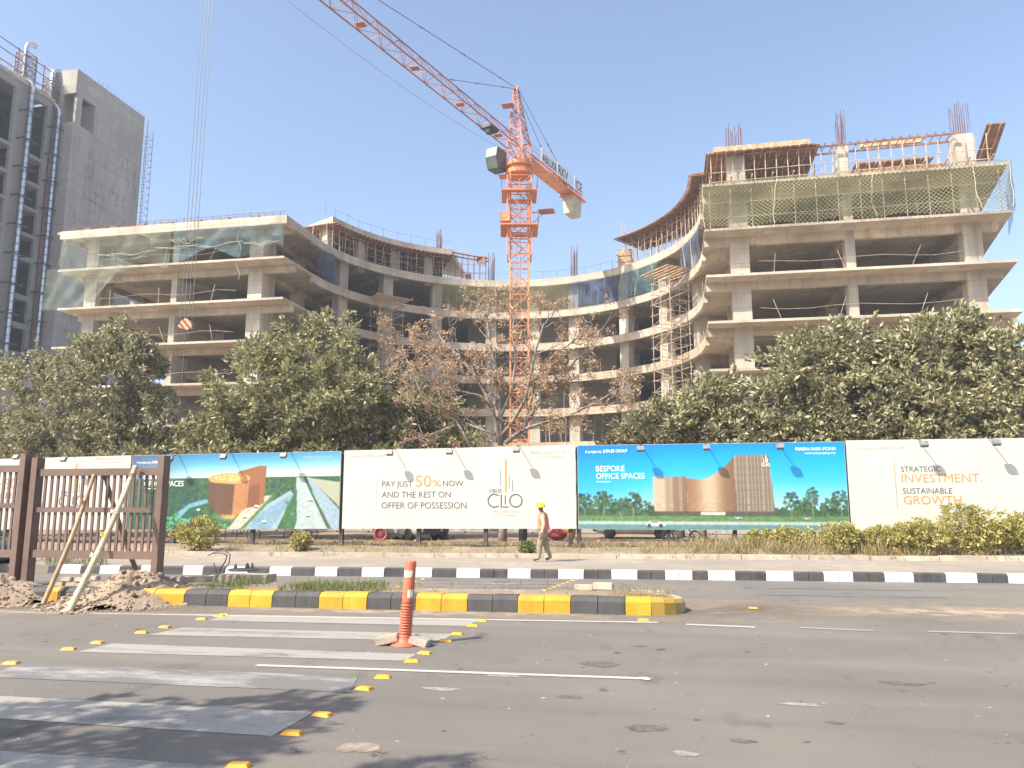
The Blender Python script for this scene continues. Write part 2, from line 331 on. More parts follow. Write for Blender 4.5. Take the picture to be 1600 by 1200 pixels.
# ------------------------------------------------------------------ median island, barrier, rubble, bollard, studs
def MY(x): return 12.98+.054*(x+3)
mb = [(-40,0)]
cuts = [(-60,1),(75,0),(90,1),(150,0),(150.5,0),(240,0),(287.5,1),(356,0),(425,1),(498,0),(573,1),(649,0),(730,1),(808.6,0),(891.5,1),(977,0),(1018,0)]
def mx(px):
    lo, hi = -60., 20.
    for _ in range(40):
        m = (lo+hi)/2; v = np.array([m, MY(m), .08])-np.array([0, 0, EYE]); x = 800+FPX*(v@RT)/(v@FW)
        lo, hi = (m, hi) if x < px else (lo, m)
    return lo
km = MB(); MH = .27
xl = -30.; seq = []
for px, c in cuts: seq.append((mx(px), c))
while seq[0][0] > -40: seq.insert(0, (seq[0][0]-.85, 1-seq[0][1] if len(seq) % 2 else seq[0][1]))
for (a, c), (b, _) in zip(seq[:-1], seq[1:]):
    if b-a < .1: continue
    n = max(1, round((b-a)/.5))
    for k in range(n): kerb_block(km, a+(b-a)*k/n, a+(b-a)*(k+1)/n, MY, MH+rng.uniform(-.012,.012), .26, c, cham=.07)
xe = seq[-1][0]; yb = MY(xe)
# rounded tip
tip = [np.array([xe, yb, 0])+np.array([.55*math.sin(t), .62-.62*math.cos(t), 0]) for t in np.linspace(0, math.pi, 9)]
for i in range(8):
    a, b = tip[i], tip[i+1]; c = np.array([xe-.05, yb+.62, 0])
    ai, bi = a+(c-a)*.35, b+(c-b)*.35; h = MH-.05*min(i, 3)/3
    km.add([(*a[:2],-.05),(*b[:2],-.05),(*b[:2],h-.06),(*a[:2],h-.06),(*(a+(c-a)*.08)[:2],h),(*(b+(c-b)*.08)[:2],h),(*bi[:2],h),(*ai[:2],h)], [(0,1,2,3),(3,2,5,4),(4,5,6,7)], 2 if i < 4 else 3)
def MB2(x): return MY(x)+1.9+.0*x
for x in np.arange(-40, xe-.2, .5): km.b2((x, MB2(x)-.2, -.05), (x+.49, MB2(x)+.02, .15+rng.uniform(-.02,.02)), 3)
worn_yellow = M('chipped yellow paint', (.60, .38, .06), .7, .2, 3, col2=(.40, .34, .25), big=(1.2, .6))
struct(km.build('median_kerb', [yellow_paint, black_paint, worn_yellow, kerb_conc]))
fill = MB(); n = 200; V = []
fx = np.linspace(-40, xe+.35, n)
for x in fx:
    for t in np.linspace(0, 1, 8):
        y0, y1 = MY(min(x, xe))+.22, MB2(x)-.05
        if x > xe-.6: k = (x-(xe-.6))/1.0; y0 += .25*k; y1 -= .5*k
        V.append((x, y0+(y1-y0)*t, .235-.06*t+.03*vnoise(x*1.3, t*5)+.015*rng.uniform(-1, 1)))
fill.add(V, [(i*8+j, (i+1)*8+j, (i+1)*8+j+1, i*8+j+1) for i in range(n-1) for j in range(7)])
struct(fill.build('median_earth', dirt, smooth=True))
# road studs
stud_m = M('amber road stud', (.80, .38, .02), .4, .1, 8, bump=0); stud_face = M('grimy stud reflector', (.45, .25, .05), .3, .2, 8, bump=0)
def stud_mesh():
    m = MB(); a, b, h = .10, .065, .028
    m.add([(-a,-b,0),(a,-b,0),(a,b,0),(-a,b,0),(-a*.72,-b*.55,h),(a*.72,-b*.55,h),(a*.72,b*.55,h),(-a*.72,b*.55,h)], [(4,5,6,7),(0,1,5,4),(1,2,6,5),(2,3,7,6),(3,0,4,7)])
    return m
left = [(350,961.3),(343,963),(315,968),(258,980.5),(221.5,989),(153,1005),(107.5,1015),(17.5,1037)]
right = [(752.4,970.5),(738,978.3),(714,991.3),(696,1001.7),(664,1021.2),(642.9,1033.9),(598,1059),(569,1077),(504,1117.8),(456.8,1146.8),(372.8,1198)]
ordn = ['first', 'second', 'third', 'scraped fourth', 'wide fifth', 'sixth']
names_l = ['at the far corner of the first stripe', 'between both corners of the first stripe', 'at the near corner of the first stripe', 'at the far corner of the second stripe', 'at the near corner of the second stripe', 'at the far corner of the third stripe', 'at the near corner of the third stripe', 'at the corner of the scraped fourth stripe']
names_r = ['at the far corner of the first stripe', 'at the near corner of the first stripe', 'at the far corner of the second stripe', 'touched by the bollard shadow', 'at the far corner of the third stripe', 'at the near corner of the third stripe', 'at the far corner of the scraped stripe', 'at the near corner of the scraped stripe', 'at the far corner of the wide stripe', 'at the near corner of the wide stripe', 'nearest the bottom of the photo']
proto = None
def stud(px, py, label, group, s=.85):
    global proto
    if proto is None:
        proto = empty('road_stud', (0,0,0), label, 'road stud', group); stud_mesh().build('stud_body', stud_m, proto)
        
        for x in (-.087, .087): f = MB(); f.box((x,0,.014),(.006,.07,.016)); f.build('reflector', stud_face, proto)
        o = proto
    else: o = copy_tree(proto)
    o.location = (*G(px, py)[:2], .002); o.rotation_euler.z = rng.uniform(-.25, .25); o.scale = (s,)*3; tag(o, label, 'road stud', group)
for (p, s) in zip(left, names_l): stud(*p, 'yellow stud left of the crossing, '+s, 'yellow studs along the near crossing')
for (p, s) in zip(right, names_r): stud(*p, 'yellow stud right of the crossing, '+s, 'yellow studs along the near crossing')
for k in range(9): stud(851+7.2*k, 922.5-2.5*k, 'small yellow stud in the slanting row right of the far crossing', 'studs on the far crossing', .5)
for k in range(4): stud(622+13*k, 917-4*k+(k == 1)*1.5, 'small pale stud in the short row left of the far crossing', 'studs on the far crossing', .5)
stud(1005, 969.5, 'yellow road stud on the dust beside the rounded median tip', 'loose yellow studs'); stud(1177, 951, 'yellow road stud alone on the dusty carriageway right of the median tip', 'loose yellow studs')
# brown steel barrier panels on the median
brown = M('brown barrier paint', (.135, .088, .072), .55, .2, 3, big=(.8, 1.35), bump=.1)
def barrier(x0, x1, y, z0, zt, label, lean=0.0):
    e = empty('steel_barrier', (x0, y, z0), label, 'barrier', 'brown steel barrier panels')
    for x in (x0, x1):
        m = MB(); m.b2((x-.07, y-.10, z0-.15), (x+.07, y+.10, zt)); m.build('post', brown, e, bevel=.004)
    for z, h in ((zt-.30, .07), (zt-1.04, .05), (z0+.62, .075)):
        m = MB(); m.b2((x0+.075, y-.05, z-h), (x1-.075, y+.02, z+h)); m.build('rail', brown, e)
    n = 19; w = (x1-x0-.15)/n
    for k in range(1, n):
        x = x0+.075+w*k; m = MB(); m.b2((x-.026, y-.012, z0+.62), (x+.026, y+.018, zt-.3)); m.build('bar', brown, e)
    return e
barrier(-12.60, -9.72, 13.34, .2, 2.72, 'brown steel barrier panel with bamboo poles leaning on it')
barrier(-15.62, -12.83, 13.28, .2, 2.80, 'brown steel barrier panel cut off by the left edge of the photo')
bam_m = [M('pale dry bamboo', (.62, .50, .30), .6, .15, 3, big=(1.1, .8)), M('tan bamboo', (.45, .29, .17), .65, .2, 3, big=(1.1, .7)), M('brown old bamboo', (.27, .155, .10), .7, .2, 3)]
def bamboo(p, q, r, mat, label, ties=()):
    e = empty('bamboo_pole', p, label, 'bamboo pole', 'bamboo poles propping the barrier'); m = MB(); p = np.array(p); q = np.array(q); pts = []; rad = []; n = 9
    bend = np.array([rng.uniform(-.03,.03), rng.uniform(-.03,.03), 0])
    for i in range(n+1):
        for dt, rr in ((-.012, 1), (0, 1.16), (.012, 1)):
            t = i/n+dt
            if not 0 <= t <= 1: continue
            pts.append(p+(q-p)*t+bend*math.sin(math.pi*t)); rad.append(r*rr*(1-.22*t))
    m.path(pts, rad, 10); m.build('culm', mat, e, smooth=True)
    for t, c in ties:
        m = MB(); a = p+(q-p)*t; d = (q-p)/np.linalg.norm(q-p)
        for s in (-.03, .0, .03): m.path([a+d*(s+rng.uniform(-.01,.01))+np.array([math.cos(k)*r*1.25, -.0+math.sin(k)*r*1.25, .02*math.sin(k*2)]) for k in np.linspace(0, 6.28, 10)[:-1]], .008, 4, closed=True)
        m.build('lashing', c, e)
rope_m = M('jute rope', (.30, .18, .10), .9, .3, 20); tape_w = M('white tape', (.75, .72, .66), .5, .1, 5); tape_y = M('yellow tape', (.75, .5, .05), .5, .1, 5)
b1 = G(67, 945); t1 = PY(147, 742, 13.18); bamboo(b1, t1, .045, bam_m[1], 'tan bamboo pole leaning on the middle rail, the thinner of the two in front', ((.78, rope_m),))
b2 = G(107, 957); t2 = PY(212, 729, 13.2); bamboo(b2, t2, .058, bam_m[0], 'pale bamboo pole with white and yellow tape reaching the top rail of the barrier', ((.94, rope_m), (.66, tape_w), (.5, tape_y), (.36, tape_w)))
b3 = G(220, 915, .2); b3[1] = 14.6; b3 = PY(221, 913, 14.4); t3 = PY(162, 736, 13.44); bamboo((b3[0], 14.4, .16), t3, .05, bam_m[2], 'dark brown bamboo pole leaning on the far side of the barrier')
# rubble heaps
def clod(m, c, r, mi=0):
    vs = []; ph = rng.uniform(.75, 1.25, 12)
    P = [(0,0,1),(.89,0,.45),(.28,.85,.45),(-.72,.53,.45),(-.72,-.53,.45),(.28,-.85,.45),(.72,.53,-.45),(-.28,.85,-.45),(-.89,0,-.45),(-.28,-.85,-.45),(.72,-.53,-.45),(0,0,-1)]
    F = [(0,1,2),(0,2,3),(0,3,4),(0,4,5),(0,5,1),(1,6,2),(2,7,3),(3,8,4),(4,9,5),(5,10,1),(1,10,6),(2,6,7),(3,7,8),(4,8,9),(5,9,10),(6,10,11),(6,11,7),(7,11,8),(8,11,9),(9,11,10)]
    s = r*rng.uniform(.7, 1.3, 3)*np.array([1, 1, .75])
    m.add([[c[i]+p[i]*s[i]*f for i in range(3)] for p, f in zip(P, ph)], F, mi)
rub_m = M('dug up earth', (.38, .28, .19), .95, .3, 4, col2=(.44, .35, .27), big=(.8, .75), bump=.6); clod_m = M('earth clods', (.30, .22, .17), .95, .35, 5, col2=(.40, .31, .24))
def heap(cx, cy, lx, ly, h, label, ncl):
    e = empty('rubble_heap', (cx, cy, 0), label, 'rubble heap', 'heaps of dug up earth'); m = MB(); nr, na = 16, 48; V = [(cx, cy, h)]
    def hz(x, y):
        r = math.hypot((x-cx)/lx, (y-cy)/ly); return h*max(0, 1-r**1.15)*(1+.25*vnoise(x*3, y*3))+.03*vnoise(x*7, y*8)-.02
    for i in range(1, nr+1):
        for k in range(na):
            t = 2*math.pi*k/na; rr = i/nr*(1+.13*math.sin(3*t+cx)+.09*math.sin(7*t)); x, y = cx+lx*rr*math.cos(t), cy+ly*rr*math.sin(t); V.append((x, y, hz(x, y)+rng.uniform(-.02, .02)*(i < nr)))
    F = [(0, 1+k, 1+(k+1)%na) for k in range(na)]+[(1+i*na+k, 1+(i+1)*na+k, 1+(i+1)*na+(k+1)%na, 1+i*na+(k+1)%na) for i in range(nr-1) for k in range(na)]
    m.add(V, F); m.build('earth', rub_m, e, smooth=True); m = MB()
    for k in range(ncl):
        t = rng.uniform(0, 6.28); r = rng.uniform(0, 1)**.5*1.12; x, y = cx+lx*r*math.cos(t), cy+ly*r*math.sin(t); s = rng.uniform(.008, .026)*(1+1.5*(rng.random() < .07)); clod(m, (x, y, max(hz(x, y), 0)+s*.35), s)
    tag(m.build('clods', clod_m, e), kind='stuff')
heap(-10.0, 13.2, 1.30, 1.75, .56, 'heap of loose brown earth spilling over the yellow kerb under the barrier', 1900)
heap(-12.45, 12.6, 1.25, 1.15, .46, 'heap of earth clods at the left edge, foot of the cut off barrier', 1100)
paver_m = [M('grey brown paver', (.38, .31, .25), .9, .2, 6), M('sandy paver', (.50, .41, .31), .9, .2, 6)]
def brick(c, d, rz, label, cat='paving block', group='loose paving blocks', name='paving_block', mat=0, tilt=0.0):
    m = MB(); m.box((0,0,0), d); o = m.build(name, paver_m[mat], bevel=.012); o.location = c; o.rotation_euler = (0, tilt, rz); tag(o, label, cat, group); return o
def onm(px, py, dz=.05):
    p = G(px, py, .2); return (p[0], p[1], .2+dz)
q = G(92, 912, .27)
for i, (dx, dy, dz) in enumerate(((0,0,.06),(.27,.03,.06),(.5,-.02,.05),(.13,.05,.15),(.42,.06,.15),(.75,.1,.07),(.62,.2,.17),(.95,.05,.08))):
    brick((q[0]+dx, q[1]+dy, .2+dz), (.22,.11,.08), rng.uniform(-.5,.5), 'grey paving block in the loose stack behind the earth heap', group='blocks stacked behind the heap')
brick(onm(912, 922), (.34,.15,.10), .1, 'pale paving block on the median, left of the pair near the tip', mat=1)
brick(onm(943, 920), (.38,.16,.13), -.2, 'thicker paving block on the median, right of the pair near the tip', mat=1)
brick(onm(1013, 927, .02), (.6,.3,.06), .05, 'flat broken slab lying on the rounded end of the median', mat=0)
brick(onm(268, 913, .07), (.46,.2,.17), .12, 'rough stone block beside the right barrier post', mat=0)
brick(onm(318, 908, .05), (.8,.22,.12), .65, 'long pale concrete slab lying askew among grass on the median', mat=1)
o = brick(onm(383, 909, .07), (1.15,.5,.17), .06, 'broken concrete chamber block with dark end on the median', 'concrete block', None, 'concrete_block', 0)
mc = MB(); c = onm(380, 904, .17); mc.lathe(c, [(.30,0),(.34,.02),(.30,.04)], 18)
for dx, dy, r, h in ((-.2,0,.04,.1),(.05,.05,.05,.12),(.2,0,.035,.13)): mc.lathe((c[0]+dx, c[1]+dy, c[2]+.04), [(r,0),(r*.8,h*.6),(r*.3,h)], 8)
tag(mc.build('manhole_frame', dark_steel), 'rusty round iron cover with bolts lying on the broken chamber block', 'manhole cover')
wl = MB(); p0 = np.array(onm(342, 903, -.02)); pts = []
for u, v in ((0,0),(.02,.22),(.12,.36),(.16,.50),(.02,.56),(-.18,.54),(-.3,.50)): pts.append(p0+np.array([u, .03*v, v]))
wl.path(pts, .014, 6); pts2 = [p0+np.array([u-.0, .05, v]) for u, v in ((.02,0),(.1,.2),(.2,.34),(.21,.52),(.08,.60),(-.1,.575),(-.24,.55))]; wl.path(pts2, .012, 6)
pts3 = [p0+np.array([u, -.04, v]) for u, v in ((.0,0),(-.06,.2),(-.12,.34))]; wl.path(pts3, .01, 6)
tag(wl.build('cable_stub', dark_steel), 'bent loop of dark cable sticking out of the median grass', 'cable')
# flexible bollard
bp = G(632, 1008); e = empty('flexible_bollard', (bp[0], bp[1], 0), 'faded orange flexible bollard standing on the near crossing', 'bollard')
bol = M('faded orange plastic', (.60, .15, .075), .55, .12, 3, big=(.9, .75)); prof = [(.19,0),(.17,.02),(.105,.05),(.085,.11)]
z = .12
while z < .50: prof += [(.085,z),(.085,z+.012),(.07,z+.018),(.07,z+.026)]; z += .034
prof += [(.078,.53),(.074,.56),(.074,1.04),(.066,1.06),(.05,1.062)]
m = MB(); m.lathe((0,0,0), prof, 20); V = np.array(m.v); V[:,0] += V[:,2]*.06; m.v = [tuple(p+np.array([bp[0],bp[1],0])) for p in V]; m.build('post', bol, e, smooth=True)
for z0, z1, a0, a1 in ((.86,.94,3.7,5.6),(.60,.70,4.9,6.0)):
    m = MB(); N = 9; V = []
    for zz in (z0, z1):
        for k in range(N): t = a0+(a1-a0)*k/(N-1); V.append((bp[0]+.06*zz+.0755*math.cos(t), bp[1]+.0755*math.sin(t), zz+.012*math.sin(k*2.1+zz*20)))
    m.add(V, [(k, k+1, N+k+1, N+k) for k in range(N-1)]); m.build('reflective_band', tape_w, e)
brick((bp[0]-.22, bp[1]-.02, .07), (.30,.2,.10), .15, 'grey paving block weighing down the bollard foot, left side', mat=0, tilt=-.22)
brick((bp[0]+.22, bp[1]-.01, .055), (.26,.2,.10), -.1, 'grey paving block weighing down the bollard foot, right side', mat=0, tilt=.22)
# ------------------------------------------------------------------ billboards
YBD = 27.3
vcol = NT('printed sheet'); at_ = vcol.new('Attribute', attribute_name='Print'); vcol.L(at_.outputs['Color'], vcol.b.inputs['Base Color']); vcol.b.inputs['Roughness'].default_value = .42; vcol.bump(vcol.noise(1.1, 3, (1, 1, .5)), .12, .05)
cream = NT('cream vinyl'); cream.L(cream.mix(cream.noise(.5, 3), (.49, .485, .43), (.53, .52, .465)), cream.b.inputs['Base Color']); cream.b.inputs['Roughness'].default_value = .45; cream.bump(cream.noise(.9, 3, (1, 1, .35)), .16, .06); cream = cream.m
ink = M('grey lettering ink', (.10, .10, .105), .6, .05, 5, bump=0); ink_pale = M('pale grey lettering ink', (.42, .42, .40), .6, .05, 5, bump=0); ink_org = M('copper lettering ink', (.56, .27, .11), .6, .05, 5, bump=0); ink_white = M('white lettering ink', (.85, .86, .86), .6, .03, 5, bump=0)
ink_navy = M('navy lettering', (.04, .05, .11), .6, .1, 5, bump=0)
def text_mesh(s, mat, parent, x0, x1, z0, cap, y, thin=-.0, name='lettering'):
    cu = bpy.data.curves.new('txt', 'FONT'); cu.body = s; cu.size = 1; cu.offset = thin; cu.resolution_u = 3; ob = bpy.data.objects.new('txt', cu); C.objects.link(ob)
    dg = bpy.context.evaluated_depsgraph_get(); me = bpy.data.meshes.new_from_object(ob.evaluated_get(dg)); bpy.data.objects.remove(ob)
    V = np.array([v.co[:] for v in me.vertices]); a, b = V.min(0), V.max(0); base = 0.0; capn = .7
    o = np.zeros(3); p = parent
    while p is not None: o = o+np.array(p.location); p = p.parent
    W = np.empty_like(V); W[:,0] = x0+(V[:,0]-a[0])/(b[0]-a[0])*(x1-x0); W[:,1] = y; W[:,2] = z0+(V[:,1]-base)/capn*cap
    me.vertices.foreach_set('co', (W-o).ravel()); me.materials.clear(); me.materials.append(mat); me.update(); me.name = name
    t = bpy.data.objects.new(name, me); C.objects.link(t); t.parent = parent; return t
def srgb(a): a = np.clip(a, 0, 1); return np.where(a <= .04045, a/12.92, ((a+.055)/1.055)**2.4)
class Art:
    """a printed picture: colours laid on a fine grid, u to the right, v downwards"""
    def __init__(s, w, h): s.w, s.h = w, h; s.u, s.v = np.meshgrid((np.arange(w)+.5)/w, (np.arange(h)+.5)/h); s.a = np.zeros((h, w, 3))
    def fill(s, mask, col, al=1.0):
        k = (mask*al)[..., None] if not np.isscalar(mask) else mask*al; s.a = s.a*(1-k)+np.array(col, float)/255*k if not isinstance(col, np.ndarray) else s.a*(1-k)+col*k
    def poly(s, pts, col, al=1.0):
        m = np.zeros_like(s.u, bool); n = len(pts)
        for i in range(n):
            (x0, y0), (x1, y1) = pts[i], pts[i-1]
            if y0 == y1: continue
            m ^= ((y0 > s.v) != (y1 > s.v)) & (s.u < (x1-x0)*(s.v-y0)/(y1-y0)+x0)
        s.fill(m.astype(float), col, al); return m
    def noise(s, k, seed):
        r = np.random.default_rng(seed); g = r.random((int(k*s.h/s.w)+3, k+3)); X = s.u*k; Yv = s.v*k*s.h/s.w; i = X.astype(int); j = Yv.astype(int); fx, fy = X-i, Yv-j
        return (g[j,i]*(1-fx)+g[j,i+1]*fx)*(1-fy)+(g[j+1,i]*(1-fx)+g[j+1,i+1]*fx)*fy
    def trees(s, cu, cv, ru, rv, c0, c1, n, seed, asp):
        r = np.random.default_rng(seed); lm = s.noise(90, seed)
        for i in range(n):
            t = r.uniform(0, 6.28); q = r.uniform(0, 1)**.6; x = cu+ru*q*math.cos(t); y = cv+rv*q*math.sin(t); b = ru*r.uniform(.09, .22)
            m = (((s.u-x)/b)**2+((s.v-y)/(b*asp))**2+.9*(lm-.5)) < 1; f = r.uniform(0, 1)
            s.fill(m.astype(float), tuple(np.array(c0)*(1-f)+np.array(c1)*f), .9)
def grad(s, stops):
    v = np.array([p for p, _ in stops]); return np.stack([np.interp(s, v, [c[i]/255 for _, c in stops]) for i in range(3)], -1)
def soften(A, k=2, gn=.012, seed=9, amp=1.0):
    r = np.random.default_rng(seed); f = A.noise(240, seed)-.5; g = A.noise(110, seed+1)-.5; low = np.clip((A.v-.45)*4, .12, 1)*amp; A.a = A.a*(1+(.14*f+.10*g)*low)[..., None]
    for _ in range(k):
        p = np.pad(A.a, ((1,1),(1,1),(0,0)), 'edge'); A.a = (p[1:-1,1:-1]*2+p[:-2,1:-1]+p[2:,1:-1]+p[1:-1,:-2]+p[1:-1,2:])/6
    A.a = np.clip(A.a+r.normal(0, gn, A.a.shape[:2])[..., None]*.5, 0, 1); return A
def art_blue():
    A = Art(560, 190); u, v = A.u, A.v
    A.a = grad(np.clip(v+.10*(u-.3)+.25*np.exp(-((u-.5)/.22)**2)*v, 0, 1), [(0,(0,128,222)),(.22,(8,160,236)),(.5,(60,182,240)),(.75,(150,206,238)),(1,(190,220,236))])
    A.a = A.a*(1-.35*np.clip(.3-u, 0, 1)[..., None]*np.array([1, .5, .1]))
    n = A.noise(70, 3); n2 = A.noise(180, 4)
    A.fill(((v > .80-.07*n-.03*n2) & (v < .9)).astype(float), np.stack([.16+.16*n2, .27+.17*n2, .2+.1*n], -1))
    for cu, cv, ru, sd in ((.025,.70,.035,1),(.10,.68,.040,2),(.165,.75,.04,3),(.215,.70,.035,4),(.27,.80,.03,5),(.80,.70,.03,6),(.845,.76,.03,7),(.875,.64,.025,8),(.93,.77,.03,9),(.975,.68,.032,10)):
        A.trees(cu, cv, ru, .13, (30,60,46), (92,120,80), 90, sd, 2.6); A.poly([(cu-.002,cv+.05),(cu+.002,cv+.05),(cu+.002,.89),(cu-.002,.89)], (140,140,110))
    A.poly([(0,.84),(1,.84),(1,.91),(0,.91)], (92,132,84)); A.fill(((v > .84) & (v < .91)).astype(float), np.stack([.28+.2*n2, .42+.18*n2, .26+.12*n], -1), .8)
    A.poly([(0,.905),(1,.905),(1,.94),(0,.94)], (172,186,182)); A.poly([(0,.94),(1,.94),(1,1.01),(0,1.01)], (96,138,136))
    def slats(pts, c0, c1, n, u0, u1, hi=None):
        m = A.poly(pts, c0); k = ((u-u0)/(u1-u0)*n) % 1; A.fill((m & (k < .45)).astype(float), c1, .85)
        if hi is not None: A.fill((m*np.exp(-((u-hi)/.045)**2)), (226,214,190), .6)
    slats([(.292,.385),(.418,.385),(.424,.79),(.296,.79)], (104,84,68), (196,168,138), 26, .292, .424, .31)
    top = [(.418+.18*t, .40+.05*math.sin(math.pi*t*.5)-.27*max(0,t-.25)**1.6/.6) for t in np.linspace(0, 1, 14)]
    slats(top+[(.606,.79),(.424,.79)], (136,100,72), (172,136,104), 34, .418, .6, .505); A.fill((A.poly(top+[(.606,.79),(.424,.79)], (0,0,0), 0)*np.clip((u-.53)/.08, 0, 1)), (96,80,68), .55)
    slats([(.597,.135),(.727,.135),(.742,.79),(.606,.79)], (96,88,78), (198,180,154), 22, .6, .735)
    for i in range(7): A.fill(((v > .2+i*.085) & (v < .205+i*.085) & (u > .6+.006*i/7) & (u < .73)).astype(float), (88,74,60), .5)
    A.poly([(.30,.79),(.742,.79),(.742,.835),(.30,.835)], (86,84,74)); A.fill(((v > .795) & (v < .83) & (u > .47) & (u < .56)).astype(float), (226,224,204), .8)
    for cu, cv, k in ((.297,.935,1.0),(.605,.862,.4),(.85,.868,.35)):
        A.poly([(cu-.037*k,cv+.02*k),(cu-.030*k,cv-.012*k),(cu-.018*k,cv-.036*k),(cu+.012*k,cv-.036*k),(cu+.026*k,cv-.012*k),(cu+.039*k,cv-.002*k),(cu+.039*k,cv+.022*k)], (238,240,244)); A.poly([(cu-.022*k,cv-.012*k),(cu-.015*k,cv-.03*k),(cu+.010*k,cv-.03*k),(cu+.02*k,cv-.012*k)], (84,98,112))
        for d in (-.022, .022): A.fill(((((u-cu-d*k)/(.008*k))**2+((v-cv-.02*k)/(.023*k))**2) < 1).astype(float), (60,64,70))
    return soften(A)
def art_aerial():
    A = Art(520, 190); u, v = A.u, A.v; n = A.noise(60, 5); n2 = A.noise(170, 6)
    A.a = grad(np.clip(v/.36+.25*(u-.35), 0, 1), [(0,(52,126,176)),(.4,(96,172,204)),(.75,(176,212,214)),(1,(214,218,200))])
    d = np.clip(1-u/.3, 0, 1)[..., None]; A.a = A.a*(1-.75*d)+np.array([.34,.34,.45])*.75*d
    A.fill((v > .32+.12*np.clip(.35-u, 0, 1)).astype(float), np.stack([.12+.22*n2, .25+.24*n2, .18+.14*n], -1))
    A.fill(((v > .32) & (u < .34)).astype(float), np.stack([.08+.16*n2, .22+.2*n2, .2+.13*n], -1), .8)
    A.poly([(.80,.33),(.83,.33),(.995,1),(.80,1)], (172,186,186)); A.poly([(.845,.33),(.86,.33),(1.0,.75),(1,1),(.965,1)], (150,172,184)); A.poly([(.832,.33),(.838,.33),(.968,1),(.950,1)], (70,96,72)); A.poly([(.86,.34),(1,.40),(1,.72)], (196,192,170), .8)
    A.poly([(.775,.50),(.79,.55),(.72,1),(.48,1)], (150,176,186)); A.poly([(.60,.86),(.78,.55),(.79,.60),(.69,1),(.60,1)], (96,140,168), .45); A.poly([(.69,.56),(.71,.56),(.565,1),(.54,1)], (86,122,70)); A.poly([(.60,.58),(.69,.56),(.55,.99),(.49,1)], (190,188,172))
    A.poly([(.805,.48),(.81,.9),(.80,1),(.73,1),(.765,.70)], (60,106,70)); A.trees(.775, .82, .03, .2, (40,92,56), (110,156,90), 40, 31, 2.7)
    A.poly([(.23,.80),(.30,.66),(.38,.60),(.40,.64),(.34,.70),(.30,.78),(.33,.95),(.42,1),(.28,1)], (110,160,178)); A.poly([(.26,.84),(.30,.72),(.38,.66),(.385,.69),(.31,.80),(.30,.88)], (36,96,66))
    for cu, cv, sd in ((.20,.93,1),(.28,.93,2),(.17,.88,3),(.46,.96,4),(.24,.86,5)): A.trees(cu, cv, .035, .08, (30,110,76), (110,190,120), 22, 40+sd, 2.6)
    A.poly([(.53,.24),(.63,.17),(.63,.70),(.53,.74)], (128,84,58)); A.poly([(.63,.17),(.66,.175),(.655,.66),(.63,.70)], (150,98,66)); A.poly([(.515,.30),(.53,.24),(.63,.17),(.63,.40),(.58,.44)], (150,98,64))
    el = ((u-.485)/.10)**2+((v-.335)/.075)**2 < 1; A.poly([(.387,.34),(.583,.36),(.575,.72),(.51,.86),(.44,.80),(.39,.68)], (112,82,62)); A.fill(el.astype(float), (214,160,96)); A.fill(((((u-.485)/.07)**2+((v-.325)/.045)**2) < 1).astype(float)*(n2 > .5), (246,212,150), .8)
    A.poly([(.513,.40),(.583,.37),(.575,.72),(.505,.87)], (166,116,76)); m = A.poly([(.387,.38),(.513,.41),(.505,.87),(.44,.80),(.39,.68)], (106,78,60)); A.fill((m & (((u-.387)*85 % 1) < .4)).astype(float), (92,66,50), .7); A.fill((A.poly([(.513,.40),(.583,.37),(.575,.72),(.505,.87)], (0,0,0), 0) & (((u-.51)*110 % 1) < .4)).astype(float), (206,146,92), .7)
    A.fill((A.v > .80)*np.exp(-((u-.49)/.05)**2)*np.exp(-((v-.84)/.035)**2), (240,200,120), .7)
    for cu, cv in ((.66,.90),(.57,.83),(.86,.82),(.87,.62),(.345,.74),(.62,.70)): A.fill(((np.abs(u-cu) < .008) & (np.abs(v-cv) < .014)).astype(float), (226,230,232)); A.fill(((np.abs(u-cu) < .009) & (np.abs(v-cv-.02) < .008)).astype(float), (60,70,80))
    return soften(A, 2, .015, 9, 1.2)
lampbody = M('grey floodlight casting', (.19, .185, .18), .5, .15, 6, bump=0); board_steel = M('dark board frame', (.05, .045, .042), .7, .4, 3)
